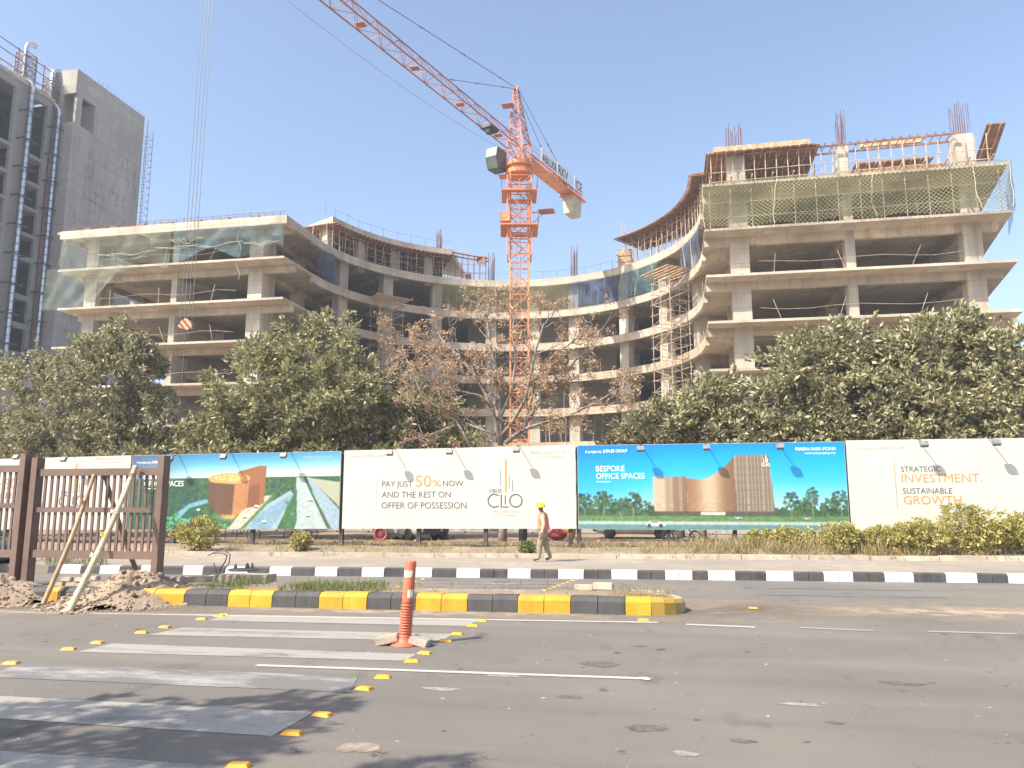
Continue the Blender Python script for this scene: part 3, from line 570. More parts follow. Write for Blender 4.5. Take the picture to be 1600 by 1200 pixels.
def billboard(x0, x1, zb0, zb1, zt0, zt1, posts, lamps, label, art=None):
    e = empty('billboard', ((x0+x1)/2, YBD, .15), label, 'billboard', 'billboards along the pavement')
    zz = lambda a, b, x: a+(b-a)*(x-x0)/(x1-x0)
    m = MB(); F = [(x0,zb0),(x1,zb1),(x1,zt1),(x0,zt0)]
    m.add([(x,YBD,z) for x, z in F]+[(x,YBD+.05,z) for x, z in F], [(0,1,2,3),(7,6,5,4),(0,4,5,1),(1,5,6,2),(2,6,7,3),(3,7,4,0)]); m.build('panel', cream, e)
    for k in range(4):
        t = (zt0-zb0)*(k+.5)/4; m = MB(); m.b2((x0+.05,YBD+.052,zb0+t-.03),(x1-.05,YBD+.10,zb0+t+.03)); m.build('rail', board_steel, e)
    for px in posts:
        x = PY(px, 850, YBD+.16)[0]; m = MB(); m.b2((x-.07,YBD+.10,-.1),(x+.07,YBD+.24,zz(zt0,zt1,x)-.05)); m.build('post', board_steel, e)
    for (px, py) in lamps:
        c = PY(px, py, YBD-.58); zt = zz(zt0, zt1, c[0])
        m = MB(); m.box((0,0,0), (.235,.13,.16)); m.box((0,0,.088),(.2,.10,.02)); V = np.array(m.v); a = -.55; V = np.stack([V[:,0], V[:,1]*math.cos(a)-V[:,2]*math.sin(a), V[:,1]*math.sin(a)+V[:,2]*math.cos(a)], 1)+c; m.v = [tuple(p) for p in V]
        f = m.build('flood_light', lampbody, e)
        m = MB(); m.tube((c[0],c[1]+.03,c[2]+.06),(c[0]-.04,YBD+.02,zt+.05),.016,6); m.tube((c[0]-.04,YBD+.02,zt+.05),(c[0]-.04,YBD+.08,zt-.25),.016,6); m.build('arm', board_steel, f)
    if art is not None:
        X0, X1 = x0+.01, x1-.01; H, W = art.h, art.w; tu = (np.arange(W))/(W-1); tv = np.arange(H)/(H-1); U, Vv = np.meshgrid(tu, tv)
        zt = zt0+(zt1-zt0)*U-.01; zb = zb0+(zb1-zb0)*U+.01; co = np.stack([X0+(X1-X0)*U, np.full_like(U, YBD-.004), zt+(zb-zt)*Vv], -1).reshape(-1, 3)-np.array(e.location)
        me = bpy.data.meshes.new('printed_sheet'); i = np.arange(H*W).reshape(H, W); q = np.stack([i[1:,:-1], i[1:,1:], i[:-1,1:], i[:-1,:-1]], -1).reshape(-1, 4)
        me.vertices.add(H*W); me.vertices.foreach_set('co', co.ravel()); me.loops.add(q.size); me.loops.foreach_set('vertex_index', q.ravel()); me.polygons.add(len(q)); me.polygons.foreach_set('loop_start', np.arange(0, q.size, 4)); me.update(calc_edges=True)
        ca = me.color_attributes.new('Print', 'FLOAT_COLOR', 'POINT'); ca.data.foreach_set('color', np.concatenate([(srgb(art.a)*.85).reshape(-1, 3), np.ones((H*W, 1))], 1).astype(np.float32).ravel())
        me.materials.append(vcol.m); o = bpy.data.objects.new('printed_sheet', me); C.objects.link(o); o.parent = e
    return e
def tpx(e, s, px0, px1, pyb, cap_px, mat, thin=0.0, dx=0.0, pyb1=None):
    a = PY(px0, pyb, YBD); b = PY(px1, pyb if pyb1 is None else pyb1, YBD); c = PY(px0, pyb-cap_px, YBD)
    return text_mesh(s, mat, e, a[0]+dx, b[0]+dx, a[2], c[2]-a[2], YBD-.008, thin)
def rect(e, px0, px1, py0, py1, mat, dx=0.0, name='rule'):
    ym = (py0+py1)/2; a = PY(px0, ym, YBD); b = PY(px1, ym, YBD); a[2] = PY(px0, py1, YBD)[2]; b[2] = PY(px1, py0, YBD)[2]; m = MB(); m.quad((a[0]+dx,YBD-.007,a[2]),(b[0]+dx,YBD-.007,a[2]),(b[0]+dx,YBD-.007,b[2]),(a[0]+dx,YBD-.007,b[2])); return m.build(name, mat, e)
def bx(px, py): return PY(px, py, YBD)
def zpair(px, t, b): return bx(px, t)[2], bx(px, b)[2]
def offer(e, dx):
    rect(e, 587.6, 588.4, 736, 800, ink_pale, dx)
    tpx(e, 'PAY JUST', 597, 644.5, 760.5, 9, ink, .0, dx); tpx(e, '50', 649, 673.5, 760.5, 18, ink_org, .0, dx); tpx(e, '%', 675.5, 689, 760.3, 11, ink_org, .0, dx); tpx(e, 'NOW', 692, 724, 759.8, 9, ink, .0, dx)
    tpx(e, 'AND THE REST ON', 596.5, 704, 777.5, 9.5, ink, .0, dx); tpx(e, 'OFFER OF POSSESSION', 596, 729, 794.5, 10, ink, .0, dx)
    rect(e, 781.9, 782.7, 735, 760, ink, dx); rect(e, 788.8, 791.8, 717.5, 768.7, ink_org, dx); rect(e, 795.2, 796, 743, 763, ink, dx); rect(e, 800.2, 801, 750, 768, ink, dx)
    tpx(e, 'JUBILEE', 764, 784, 769.5, 5.5, ink, .0, dx)
    def arc(cx, cy, r, a0, a1, wd):
        c = bx(cx, cy); rr = bx(cx+r, cy)[0]-c[0]; w = rr*wd; P = []; n = 24
        for k in range(n+1):
            t = a0+(a1-a0)*k/n
            for q in (rr, rr-w): P.append((c[0]+dx+q*math.cos(t), YBD-.0075, c[2]+q*math.sin(t)))
        m = MB(); m.add(P, [(2*k, 2*k+1, 2*k+3, 2*k+2) for k in range(n)]); m.build('lettering', ink, e)
    arc(772.5, 782.3, 10.8, R(48), R(312), .19); arc(806, 782.3, 10.6, 0, R(360), .19)
    rect(e, 782.2, 784.2, 772.5, 793, ink, dx, 'lettering'); rect(e, 784.2, 795, 791.2, 793, ink, dx, 'lettering'); rect(e, 788.6, 790.4, 774, 788.5, ink, dx, 'lettering')
    tpx(e, 'SIMPLY IMPECCABLE', 768, 810, 801, 3.6, ink_pale, 0, dx); tpx(e, 'SECTOR 70, MOHALI', 771, 807, 806.5, 3.6, ink_pale, 0, dx)
    tpx(e, 'A project by', 545, 568, 714.5, 3.6, ink_pale, 0, dx); tpx(e, 'JUBILEE GROUP', 570, 602, 714, 3.8, ink_pale, .006, dx)
    tpx(e, 'PBRERA-SAS81-PC0181', 829, 882, 709.5, 4.6, ink_pale, 0, dx, 708.5); tpx(e, 'www.rera.punjab.gov.in', 840, 882, 715, 3.2, ink_pale, 0, dx, 714.4)
X = lambda px: bx(px, 770)[0]
a0, a1 = zpair(537, 704, 826); b0, b1 = zpair(898, 695.5, 826)
e3 = billboard(X(536), X(899.5), a1, b1, a0, b0, (533, 654, 759, 892), ((609,708),(702.5,706),(807,703)), 'cream billboard offering PAY JUST 50% NOW, behind the walking worker'); offer(e3, 0)
c0, c1 = zpair(205, 711.5, 828); d0, d1 = zpair(530, 705, 826.5)
e2 = billboard(X(203), X(531), c1, d1, c0, d0, (270, 394), ((265,718),(349,714),(443,712)), 'billboard with an aerial picture of a bronze building among green trees and roads', art_aerial())
tpx(e2, 'A project by', 214, 236, 724.5, 3.8, ink_white); tpx(e2, 'JUBILEE GROUP', 237, 268, 724, 4, ink_white, .006); tpx(e2, 'BESPOKE', 225, 259, 749, 8.5, ink_white, -.002); tpx(e2, 'OFFICE SPACES', 225, 287, 760, 8.5, ink_white, -.002, 0, 758); rect(e2, 225, 243, 763, 764, ink_white)
tpx(e2, 'PBRERA-SAS81-PC0181', 474, 520, 717, 4.3, ink_pale, 0, 0, 716)
wB = X(531)-X(203); xr = X(200.5); e1w = X(899.5)-X(536)
e1 = billboard(xr-e1w, xr, c1-.02, c1, c0-.1, c0+.0, (10, 110, 160), ((25,714.5),(99,718)), 'cream offer billboard seen through the barrier at the left'); offer(e1, xr-X(899.5))
f0, f1 = zpair(904, 695.8, 826.6); g0, g1 = zpair(1322, 689.8, 829.5)
e4 = billboard(X(903), X(1324.5), f1, g1, f0, g0, (905, 1045, 1149, 1250), ((1001,701.5),(1104,699.5),(1219,698)), 'bright blue billboard reading BESPOKE OFFICE SPACES with a curved bronze building', art_blue())
tpx(e4, 'A project by', 914.5, 940, 707.8, 4.2, ink_white); tpx(e4, 'JUBILEE GROUP', 942, 980, 707, 4.6, ink_white, .006); tpx(e4, 'BESPOKE', 931.5, 976, 736.5, 8.6, ink_white, -.002); tpx(e4, 'OFFICE SPACES', 931.5, 1007.5, 748, 8.6, ink_white, -.002, 0, 747); rect(e4, 932, 954, 752, 753.2, ink_white)
tpx(e4, 'PBRERA-SAS81-PC0181', 1243, 1305.5, 704, 4.8, ink_white, 0, 0, 703.2); tpx(e4, 'www.rera.punjab.gov.in', 1257, 1305, 709.6, 3.4, ink_white, 0, 0, 709)
tpx(e4, 'CLIO', 1190, 1203.5, 728.5, 4.5, ink_white, .01); rect(e4, 1196, 1197.2, 712, 723, ink_white); rect(e4, 1193, 1193.7, 717, 723, ink_white); rect(e4, 1199, 1199.7, 716, 723, ink_white)
h0, h1 = zpair(1326, 688, 829); k0, k1 = zpair(1600, 684.3, 830); xe5 = X(1327)+e1w*1.02; rr = (xe5-X(1327))/(X(1600)-X(1327))
e5 = billboard(X(1327), xe5, h1, h1+(k1-h1)*rr, h0, h0+(k0-h0)*rr, (1330, 1440, 1560), ((1444,694),(1557,691.6),(1664,690)), 'cream billboard reading STRATEGIC INVESTMENT SUSTAINABLE GROWTH at the right')
rect(e5, 1399.3, 1400.2, 722, 795, ink_org)
tpx(e5, 'STRATEGIC', 1408, 1470, 737, 8.2, ink, .0); tpx(e5, 'INVESTMENT.', 1409, 1535, 753.8, 13.2, ink_org, .0); tpx(e5, 'SUSTAINABLE', 1411, 1488, 771.3, 8.8, ink, .0); tpx(e5, 'GROWTH.', 1412.5, 1508, 787.8, 13.4, ink_org, .0)
tpx(e5, 'A project by', 1338, 1365, 703, 4.2, ink_pale); tpx(e5, 'JUBILEE GROUP', 1368, 1412, 702, 4.6, ink_pale, .006)
# ------------------------------------------------------------------ things in the yard behind the boards, the vehicle at the left edge
def wheel(parent, c, r, wd, axis_dir, rimcol, spokes=5):
    """tyre > rim; axle along axis_dir (unit, horizontal)"""
    m = MB(); prof = [(r*.62,-wd/2),(r*.93,-wd/2),(r,-wd*.32),(r,wd*.32),(r*.93,wd/2),(r*.62,wd/2),(r*.60,0)]
    m.lathe((0,0,0), prof, 24, axis=1); a = math.atan2(-axis_dir[0], axis_dir[1]); ca, sa = math.cos(a), math.sin(a)
    rot = lambda V: [tuple(np.array([p[0]*ca-p[1]*sa, p[0]*sa+p[1]*ca, p[2]])+np.array(c)) for p in V]
    m.v = rot(m.v); ty = m.build('wheel', black_rubber, parent, smooth=True)
    m = MB(); m.lathe((0,0,0), [(r*.61,-wd*.38),(r*.63,-wd*.44),(r*.55,-wd*.42),(r*.52,-wd*.25),(r*.5,0),(r*.5,wd*.3)], 20, axis=1)
    for k in range(spokes):
        t = 2*math.pi*k/spokes; m.tube((0,-wd*.36,0),(r*.57*math.cos(t),-wd*.40,r*.57*math.sin(t)), r*.07, 5)
    m.lathe((0,0,0), [(r*.12,-wd*.45),(r*.13,-wd*.3)], 10, axis=1); m.v = rot(m.v); m.build('rim', rimcol, ty, smooth=False); return ty
alloy = M('alloy wheel', (.5,.5,.5), .35, .1, 5, metal=.6, bump=0); black_plastic = M('black plastic', (.03,.03,.032), .5, .2, 6, bump=0); lens_m = M('headlight lens', (.6,.62,.64), .1, .1, 5, bump=0); tail_m = M('tail light lens', (.35,.02,.02), .2, .1, 5, bump=0)
def car(loc, rz, paintmat, label, L=3.9, W=1.66, Hh=1.5):
    """hatchback heading +x in its own frame: lofted shell"""
    e = empty('parked_car', loc, label, 'car', 'cars behind the billboards'); ca, sa = math.cos(rz), math.sin(rz)
    tr = lambda V: [tuple((loc[0]+p[0]*ca-p[1]*sa, loc[1]+p[0]*sa+p[1]*ca, loc[2]+p[2])) for p in V]
    xs = [-L/2,-L/2+.08,-L/2+.35,-L*.3,-.3,.35,L*.27,L*.38,L/2-.12,L/2]
    belt = [.70,.84,.92,.94,.93,.91,.88,.82,.70,.58]; bot = [.42,.30,.25,.22,.22,.22,.22,.24,.28,.38]; hw = [.70,.80,.83,.83,.83,.83,.83,.81,.74,.60]
    m = MB(); V = []
    for x, b, z0, h in zip(xs, belt, bot, hw):
        h = h*W/1.66; zm = (b+z0)/2
        ring = [(-h*.9,z0),(-h,z0+.12),(-h*1.0,zm),(-h*.985,b-.06),(-h*.9,b),(h*.9,b),(h*.985,b-.06),(h,zm),(h,z0+.12),(h*.9,z0)]; V += [(x,y,z) for y, z in ring]
    n = 10; F = [(i*n+k,i*n+(k+1)%n,(i+1)*n+(k+1)%n,(i+1)*n+k) for i in range(len(xs)-1) for k in range(n)]+[tuple(range(n-1,-1,-1)),tuple(range((len(xs)-1)*n,len(xs)*n))]
    m.add(V, F); m.v = tr(m.v); m.build('body', paintmat, e, smooth=True)
    gx = [-L/2+.18,-L/2+.45,-.5,.2,.55,L*.33]; gz = [.92,1.30,Hh,Hh-.02,Hh-.16,.90]; gw = [.76,.66,.60,.60,.62,.76]
    m = MB(); V = []
    for x, z, h in zip(gx, gz, gw): V += [(x,-.78,.90),(x,-h,z),(x,h,z),(x,.78,.90)]
    m.add(V, [(i*4+k,i*4+k+1,(i+1)*4+k+1,(i+1)*4+k) for i in range(5) for k in range(3)]); m.v = tr(m.v); g = m.build('roof', paintmat, e, smooth=False)
    for s in (-1, 1):
        for a, b in (((-1.35,1.0,-.62,1.0),(-1.2,1.27,-.66,1.36)),((-.54,1.0,.95,.98),(-.56,1.37,.42,1.33))):
            m = MB(); yy = lambda z: s*(.785-.30*(z-.9)/.6*.9+.012); m.add([(a[0],yy(a[1]),a[1]),(a[2],yy(a[3]),a[3]),(b[2],yy(b[3]),b[3]),(b[0],yy(b[1]),b[1])], [(0,1,2,3)]); m.v = tr(m.v); m.build('side_window', glass_dark, e)
        m = MB(); m.box((L/2-.22,s*.58,.68),(.26,.26,.13)); m.v = tr(m.v); m.build('headlight', lens_m, e, bevel=.03)
        m = MB(); m.box((-L/2+.10,s*.66,.82),(.14,.18,.26)); m.v = tr(m.v); m.build('tail_light', tail_m, e, bevel=.02)
        m = MB(); m.box((.62,s*.92,1.0),(.10,.2,.13)); m.v = tr(m.v); m.build('mirror', paintmat, e, bevel=.03)
    m = MB(); m.add([(.60,-.60,1.31),(.60,.60,1.31),(L*.325,.72,.93),(L*.325,-.72,.93)], [(0,1,2,3)]); m.v = tr([(p[0]+.015,p[1],p[2]+.02) for p in m.v]); m.build('windscreen', glass_dark, e)
    m = MB(); m.box((L/2-.03,0,.50),(.10,1.0,.2)); m.box((L/2-.02,0,.34),(.12,1.2,.08)); m.v = tr(m.v); m.build('grille', black_plastic, e, bevel=.02)
    m = MB(); m.box((-L/2+.0,0,.42),(.14,1.46,.2)); m.v = tr(m.v); m.build('rear_bumper', black_plastic, e, bevel=.04)
    for x in (L*.31, -L*.31):
        for s in (-1, 1):
            p = tr([(x, s*.74, .30)])[0]; wheel(e, p, .30, .2, (sa*s, -ca*s), alloy)
    return e
silver = M('silver car paint', (.52,.53,.54), .3, .06, 2, metal=.4, bump=0); pearl = M('grey beige car paint', (.45,.45,.43), .3, .06, 2, metal=.4, bump=0); teal = M('dark teal vehicle paint', (.05,.12,.13), .3, .1, 2, bump=0)
ca_ = (G(571.5,843,.12)+G(664,845,.12))/2; car((ca_[0]+.2, ca_[1]+1.2, .12), -.62, silver, 'silver car angled under the cream PAY JUST billboard')
cb_ = (G(949,842,.12)+G(1033,842,.12))/2; car((cb_[0], cb_[1]+.8, .12), .04, pearl, 'grey car parked sideways under the blue billboard')
# vehicle at the left edge of the picture, on the far road
vl = G(12, 892); car((vl[0]-1.95, vl[1]-.2, 0), .06, teal, 'vehicle with black bumper cut off by the left edge, beyond the barrier')
def two_wheeler(name, loc, rz, r, label, cat, frame_mat, motor=False, group=None):
    e = empty(name, loc, label, cat, group); ca, sa = math.cos(rz), math.sin(rz); T = lambda p: (loc[0]+p[0]*ca-p[1]*sa, loc[1]+p[0]*sa+p[1]*ca, loc[2]+p[2])
    wb = .62 if motor else .52; nrm = (-sa, ca)
    for x in (-wb, wb):
        tk = .05 if motor else .02; m = MB(); N = 24; m.path([T((x+(r-tk)*math.cos(t), 0, r+(r-tk)*math.sin(t))) for t in np.linspace(0, 2*math.pi, N+1)[:-1]], tk, 6, closed=True); wl = m.build('wheel', black_rubber, e, smooth=True)
        m = MB(); k = 8 if motor else 14
        for i in range(k): t = 2*math.pi*i/k; m.tube(T((x,0,r)), T((x+(r-tk)*math.cos(t),0,r+(r-tk)*math.sin(t))), .012 if motor else .006, 4)
        m.lathe(T((x,0,r)), [(.03,-.04),(.03,.04)], 8, axis=1); m.build('spokes', cable, wl)
    m = MB(); t_ = .03 if motor else .018; hd = (wb-.16, 0, .86); st = (-.18, 0, .78); bb = (-.05, 0, .32)
    for a, b in ((hd, (wb,0,r)), (hd, bb), (bb, st), (bb, (-wb,0,r)), (st, (-wb,0,r)), (hd, st)): m.tube(T(a), T(b), t_, 6)
    m.build('frame', frame_mat, e)
    m = MB(); m.path([T((hd[0]-.12,-.28,1.0)), T((hd[0],-.12,.98)), T((hd[0],.12,.98)), T((hd[0]-.12,.28,1.0))], .014, 6); m.build('handlebar', dark_steel, e)
    m = MB(); m.path([T((st[0]-(.5 if motor else .13),0,.82)), T((st[0],0,.83)), T((st[0]+(.3 if motor else .12),0,.81))], [.07,.09,.06], 8); m.build('saddle', black_rubber, e, smooth=True)
    if motor:
        m = MB(); m.path([T((.08,0,.78)), T((.22,0,.84)), T((.40,0,.82))], [.07,.14,.08], 10); m.build('fuel_tank', frame_mat, e, smooth=True)
        m = MB(); m.box(T((.05,0,.42)), (.34,.24,.3), rz=rz); m.build('engine', dark_steel, e, bevel=.04)
    return e
bic = M('black bicycle paint', (.03,.03,.03), .4, .2, 4, bump=0); maroon = M('maroon scooter paint', (.30,.035,.035), .35, .1, 3, bump=0); pinkred = M('faded red wheel paint', (.5,.12,.12), .6, .15, 4, bump=0)
for (pa, pb, lb) in ((344, 396, 'black bicycle behind the aerial picture board, left of its middle post'), (448, 478, 'black bicycle turned at an angle behind the right end of the aerial picture board'), (262, 215, 'dark bicycle standing behind the barrier and the aerial board')):
    p = (G(pa, 847, .13)+G(pb, 847, .13))/2; two_wheeler('bicycle', (p[0], p[1]+.4, .13), .1 if abs(pa-pb) > 40 else .95, .33, lb, 'bicycle', bic, False, 'bicycles behind the aerial board')
p = G(1044, 851, .14); two_wheeler('motorcycle', (p[0]+.55, p[1]+.35, .14), math.pi-.5, .30, 'dark motorcycle with its front wheel by a post under the blue billboard', 'motorcycle', bic, True)
p = G(594, 845, .13); e = empty('handcart_wheel', p, 'faded red spoked wheel standing before the silver car', 'wheel'); m = MB(); N = 20
m.path([(p[0]+.26*math.cos(t), p[1]+.1*math.cos(t), .13+.32+.29*math.sin(t)) for t in np.linspace(0, 6.283, N+1)[:-1]], .05, 6, closed=True); m.build('tyre', pinkred, e, smooth=True); m = MB()
for k in range(6): t = math.pi*k/6; m.tube((p[0]+.25*math.cos(t), p[1]+.1*math.cos(t), .45+.28*math.sin(t)), (p[0]-.25*math.cos(t), p[1]-.1*math.cos(t), .45-.28*math.sin(t)), .016, 4)
m.build('spokes', pinkred, e)
p = G(815, 850, .15); m = MB(); m.lathe((p[0], p[1]+.3, .15+.42), [(.22,-.11),(.40,-.11),(.42,-.07),(.42,.07),(.40,.11),(.22,.11)], 24, axis=0)
for k in range(20): t = 2*math.pi*k/20; m.box((p[0], p[1]+.3+.42*math.cos(t), .57+.42*math.sin(t)), (.2,.03,.03))
tag(m.build('tractor_tyre', black_rubber), 'lugged black tractor tyre standing under the cream board behind the worker', 'tyre')
# cloth bundles: sack and orange tarpaulin
def bundle(name, c, s, mat, label, cat, seed):
    r = np.random.default_rng(seed); m = MB(); nu, nv = 20, 12; V = []
    for j in range(nv+1):
        v = math.pi*j/nv
        for i in range(nu):
            u = 2*math.pi*i/nu; f = 1+.10*math.sin(3*u+seed)+.07*math.sin(7*u+2*v)+.05*math.sin(5*v); V.append((c[0]+s[0]*f*math.sin(v)*math.cos(u), c[1]+s[1]*f*math.sin(v)*math.sin(u), c[2]+s[2]*(1-math.cos(v))*(.92 if v > .4 else 1)*f))
    m.add(V, [(j*nu+i, j*nu+(i+1)%nu, (j+1)*nu+(i+1)%nu, (j+1)*nu+i) for j in range(nv) for i in range(nu)]); return tag(m.build(name, mat, smooth=True), label, cat)
p = G(871, 844, .14); bundle('sack', (p[0], p[1], .13), (.42,.3,.27), M('maroon cloth', (.22,.03,.04), .9, .3, 4), 'maroon cloth sack lying behind the worker under the board edge', 'sack', 3)
p = G(886, 843, .14); bundle('tarpaulin_bundle', (p[0]+.1, p[1]+.6, .13), (.26,.25,.42), M('orange tarpaulin', (.72,.28,.02), .7, .25, 4), 'bright orange folded tarpaulin at the end post of the cream board', 'tarpaulin', 5)
# low site fence seen under the boards
m = MB(); fy = 44
for k in range(3): m.b2((-24,fy-.02,.2+.42*k),(14,fy+.02,.55+.42*k))
e = empty('site_fence', (-5,fy,.1), 'low grey boarded fence far behind the cream board', 'fence'); m.build('boarding', M('grey fence boards', (.34,.33,.33), .8, .25, 3), e); m = MB()
for x in range(-24, 15, 2): m.b2((x-.05,fy+.021,.0),(x+.05,fy+.12,1.5))
m.build('fence_post', dark_steel, e)
m = MB()
for k in range(260):
    x = rng.uniform(-18, 9); y = rng.uniform(28, 38); clod(m, (x, y, vz(x, y)+.02), rng.uniform(.03, .12))
tag(m.build('loose_stones', M('reddish brick rubble', (.40,.24,.17), .9, .3, 4)), kind='stuff')
# ------------------------------------------------------------------ worker walking to the left
def worker():
    f = G(850, 877, .21); ox, oy, oz = f[0], f[1], .205
    K = {'pel':(0,0,.84,.105,.12),'belly':(-.01,0,.97,.105,.135),'chest':(-.02,0,1.16,.115,.15),'neckb':(-.035,0,1.31,.075,.09),'neck':(-.06,0,1.375,.05,.05),'head':(-.085,0,1.455,.078,.07),'crown':(-.08,0,1.53,.082,.072),
         'hL':(.0,-.085,.80,.085,.09),'kL':(-.10,-.10,.47,.066,.068),'aL':(-.12,-.10,.10,.046,.046),'tL':(-.28,-.10,.035,.034,.042),'hR':(.0,.085,.80,.085,.09),'kR':(.03,.10,.46,.066,.068),'aR':(.17,.10,.11,.046,.046),'tR':(.03,.10,.035,.034,.042),
         'sL':(-.01,-.19,1.27,.062,.062),'eL':(.045,-.235,1.01,.047,.047),'wL':(-.02,-.245,.79,.030,.034),'pL':(-.04,-.245,.71,.020,.038),'sR':(-.01,.19,1.27,.062,.062),'eR':(.02,.235,1.01,.047,.047),'wR':(-.12,.235,.82,.030,.034),'pR':(-.15,.235,.745,.020,.038)}
    for q in ('pel','belly','chest','neckb','hL','hR','kL','kR','sL','sR','eL','eR'): K[q] = K[q][:3]+(K[q][3]*1.22, K[q][4]*1.18)
    E_ = [('pel','belly'),('belly','chest'),('chest','neckb'),('neckb','neck'),('neck','head'),('head','crown'),('pel','hL'),('hL','kL'),('kL','aL'),('aL','tL'),('pel','hR'),('hR','kR'),('kR','aR'),('aR','tR'),('chest','sL'),('sL','eL'),('eL','wL'),('wL','pL'),('chest','sR'),('sR','eR'),('eR','wR'),('wR','pR')]
    for s, y0 in (('L',-.245),('R',.235)):
        px_, pz_ = K['p'+s][0], K['p'+s][2]; q = .0
        for k, (dx, l) in enumerate(((-.03,.075),(-.01,.085),(.01,.08),(.028,.065))):
            a = f'f{s}{k}'; K[a+'a'] = (px_+dx*1.05, y0, pz_-.035, .010, .010); K[a+'b'] = (px_+dx*1.1-.012, y0+.006, pz_-.035-l*.5, .009, .009); K[a+'c'] = (px_+dx-.03, y0+.018, pz_-.035-l*.9, .007, .007); E_ += [('p'+s, a+'a'), (a+'a', a+'b'), (a+'b', a+'c')]
        a = 'th'+s; K[a+'a'] = (px_-.05, y0+.01, pz_+.02, .011, .011); K[a+'b'] = (px_-.075, y0+.015, pz_-.02, .009, .009); E_ += [('w'+s, a+'a'), (a+'a', a+'b')]
    names = list(K); me = bpy.data.meshes.new('person'); me.from_pydata([(K[n][0], K[n][1], K[n][2]) for n in names], [(names.index(a), names.index(b)) for a, b in E_], [])
    ob = bpy.data.objects.new('person', me); C.objects.link(ob); md = ob.modifiers.new('skin', 'SKIN'); md.use_smooth_shade = True
    for i, n in enumerate(names): me.skin_vertices[0].data[i].radius = K[n][3:5]; me.skin_vertices[0].data[i].use_root = (n == 'pel')
    sb = ob.modifiers.new('sub', 'SUBSURF'); sb.levels = 2; sb.render_levels = 2
    dg = bpy.context.evaluated_depsgraph_get(); nm = bpy.data.meshes.new_from_object(ob.evaluated_get(dg)); ob.modifiers.clear(); ob.data = nm; nm.name = 'person'
    skin = M('brown skin', (.22,.115,.07), .55, .15, 8, bump=0); shirt = M('cream shirt', (.55,.41,.30), .85, .12, 9); trou = M('khaki trousers', (.30,.235,.16), .9, .2, 7); shoe = M('dark sandal', (.10,.07,.05), .7, .2, 8); scarf = M('dark scarf', (.09,.075,.07), .9, .3, 9)
    nm.materials.clear()
    for m_ in (skin, shirt, trou, shoe, scarf): nm.materials.append(m_)
    # nose, chin, brow, ears pushed out of the head, loose trouser cloth
    for v in nm.vertices:
        x, y, z = v.co
        if z > 1.38 and abs(y) < .1:
            for (cx, cy, cz, rr, d) in ((-.165,0,1.475,.022,(-.028,0,-.004)),(-.155,0,1.415,.03,(-.012,0,-.004)),(-.16,0,1.51,.03,(-.006,0,0)),(-.155,.028,1.492,.012,(.006,0,0)),(-.155,-.028,1.492,.012,(.006,0,0)),(-.16,0,1.443,.014,(.005,0,0)),(-.075,.07,1.475,.022,(0,.016,0)),(-.075,-.07,1.475,.022,(0,-.016,0))):
                g = math.exp(-((x-cx)**2+(y-cy)**2+(z-cz)**2)/(2*rr*rr)); x += d[0]*g; y += d[1]*g; z += d[2]*g
        if .06 < z < .8 and abs(y) < .2 and not (abs(y) > .2):
            k = 1+.16*math.sin(z*40+y*30)*.35+.14*min(1, (.8-z)*3); cx = np.interp(z, [.1,.47,.8], [-.12,-.10,0] if y < 0 else [.17,.03,0]); cy = -.095 if y < 0 else .095; x = cx+(x-cx)*k; y = cy+(y-cy)*k
        v.co = (x, y, z)
    for p in nm.polygons:
        x, y, z = p.center
        if z < .085: k = 3
        elif z < .86 and abs(y) < .2: k = 2
        elif abs(y) > .19 and z < .80: k = 0
        elif z > 1.345: k = 4 if z < 1.425 and x < .1 else 0
        else: k = 1
        p.material_index = k; p.use_smooth = True
    ob.location = (ox, oy, oz); tag(ob, 'worker in yellow hard hat and orange vest walking left along the pavement', 'person')
    hat = MB(); hat.lathe((-.085,0,1.505), [(.122,-.012),(.118,0),(.116,.03),(.103,.075),(.072,.108),(.03,.122),(.005,.124)], 22); V = np.array(hat.v); V[:,0] = -.085+(V[:,0]+.085)*1.12
    V[:,0] -= np.where((V[:,2] < 1.507) & (V[:,0] < -.15), .045, 0); hat.v = [tuple(p) for p in V]; hat.b2((-.20,-.012,1.60),(.03,.012,1.635))
    h = hat.build('hard_hat', M('yellow helmet plastic', (.85,.66,.02), .3, .05, 5, bump=0), None, smooth=True); h.parent = ob
    vest_m = M('orange safety vest', (.68,.19,.09), .75, .1, 8, bump=.3); band_m = M('silver reflective strip', (.75,.68,.58), .35, .05, 8, bump=0)
    vm_ = bmesh.new(); vm_.from_mesh(nm); vm_.normal_update()
    bmesh.ops.delete(vm_, geom=[f for f in vm_.faces if not (.88 < f.calc_center_median().z < 1.335 and abs(f.calc_center_median().y) < .185)], context='FACES')
    for v in vm_.verts:
        fl = max(0, 1.05-v.co.z)*.16; n = v.normal; v.co += n*.02+Vector((n.x, n.y, 0))*fl
    for f in vm_.faces:
        c = f.calc_center_median(); f.material_index = 1 if (1.0 < c.z < 1.04) or (abs(abs(c.y)-.10) < .02 and c.z > 1.05) else 0; f.smooth = True
    v_me = bpy.data.meshes.new('safety_vest'); vm_.to_mesh(v_me); vm_.free(); v_me.materials.clear(); v_me.materials.append(vest_m); v_me.materials.append(band_m); vo = bpy.data.objects.new('safety_vest', v_me); C.objects.link(vo); vo.parent = ob
    sm = vo.modifiers.new('thick', 'SOLIDIFY'); sm.thickness = .006
worker()
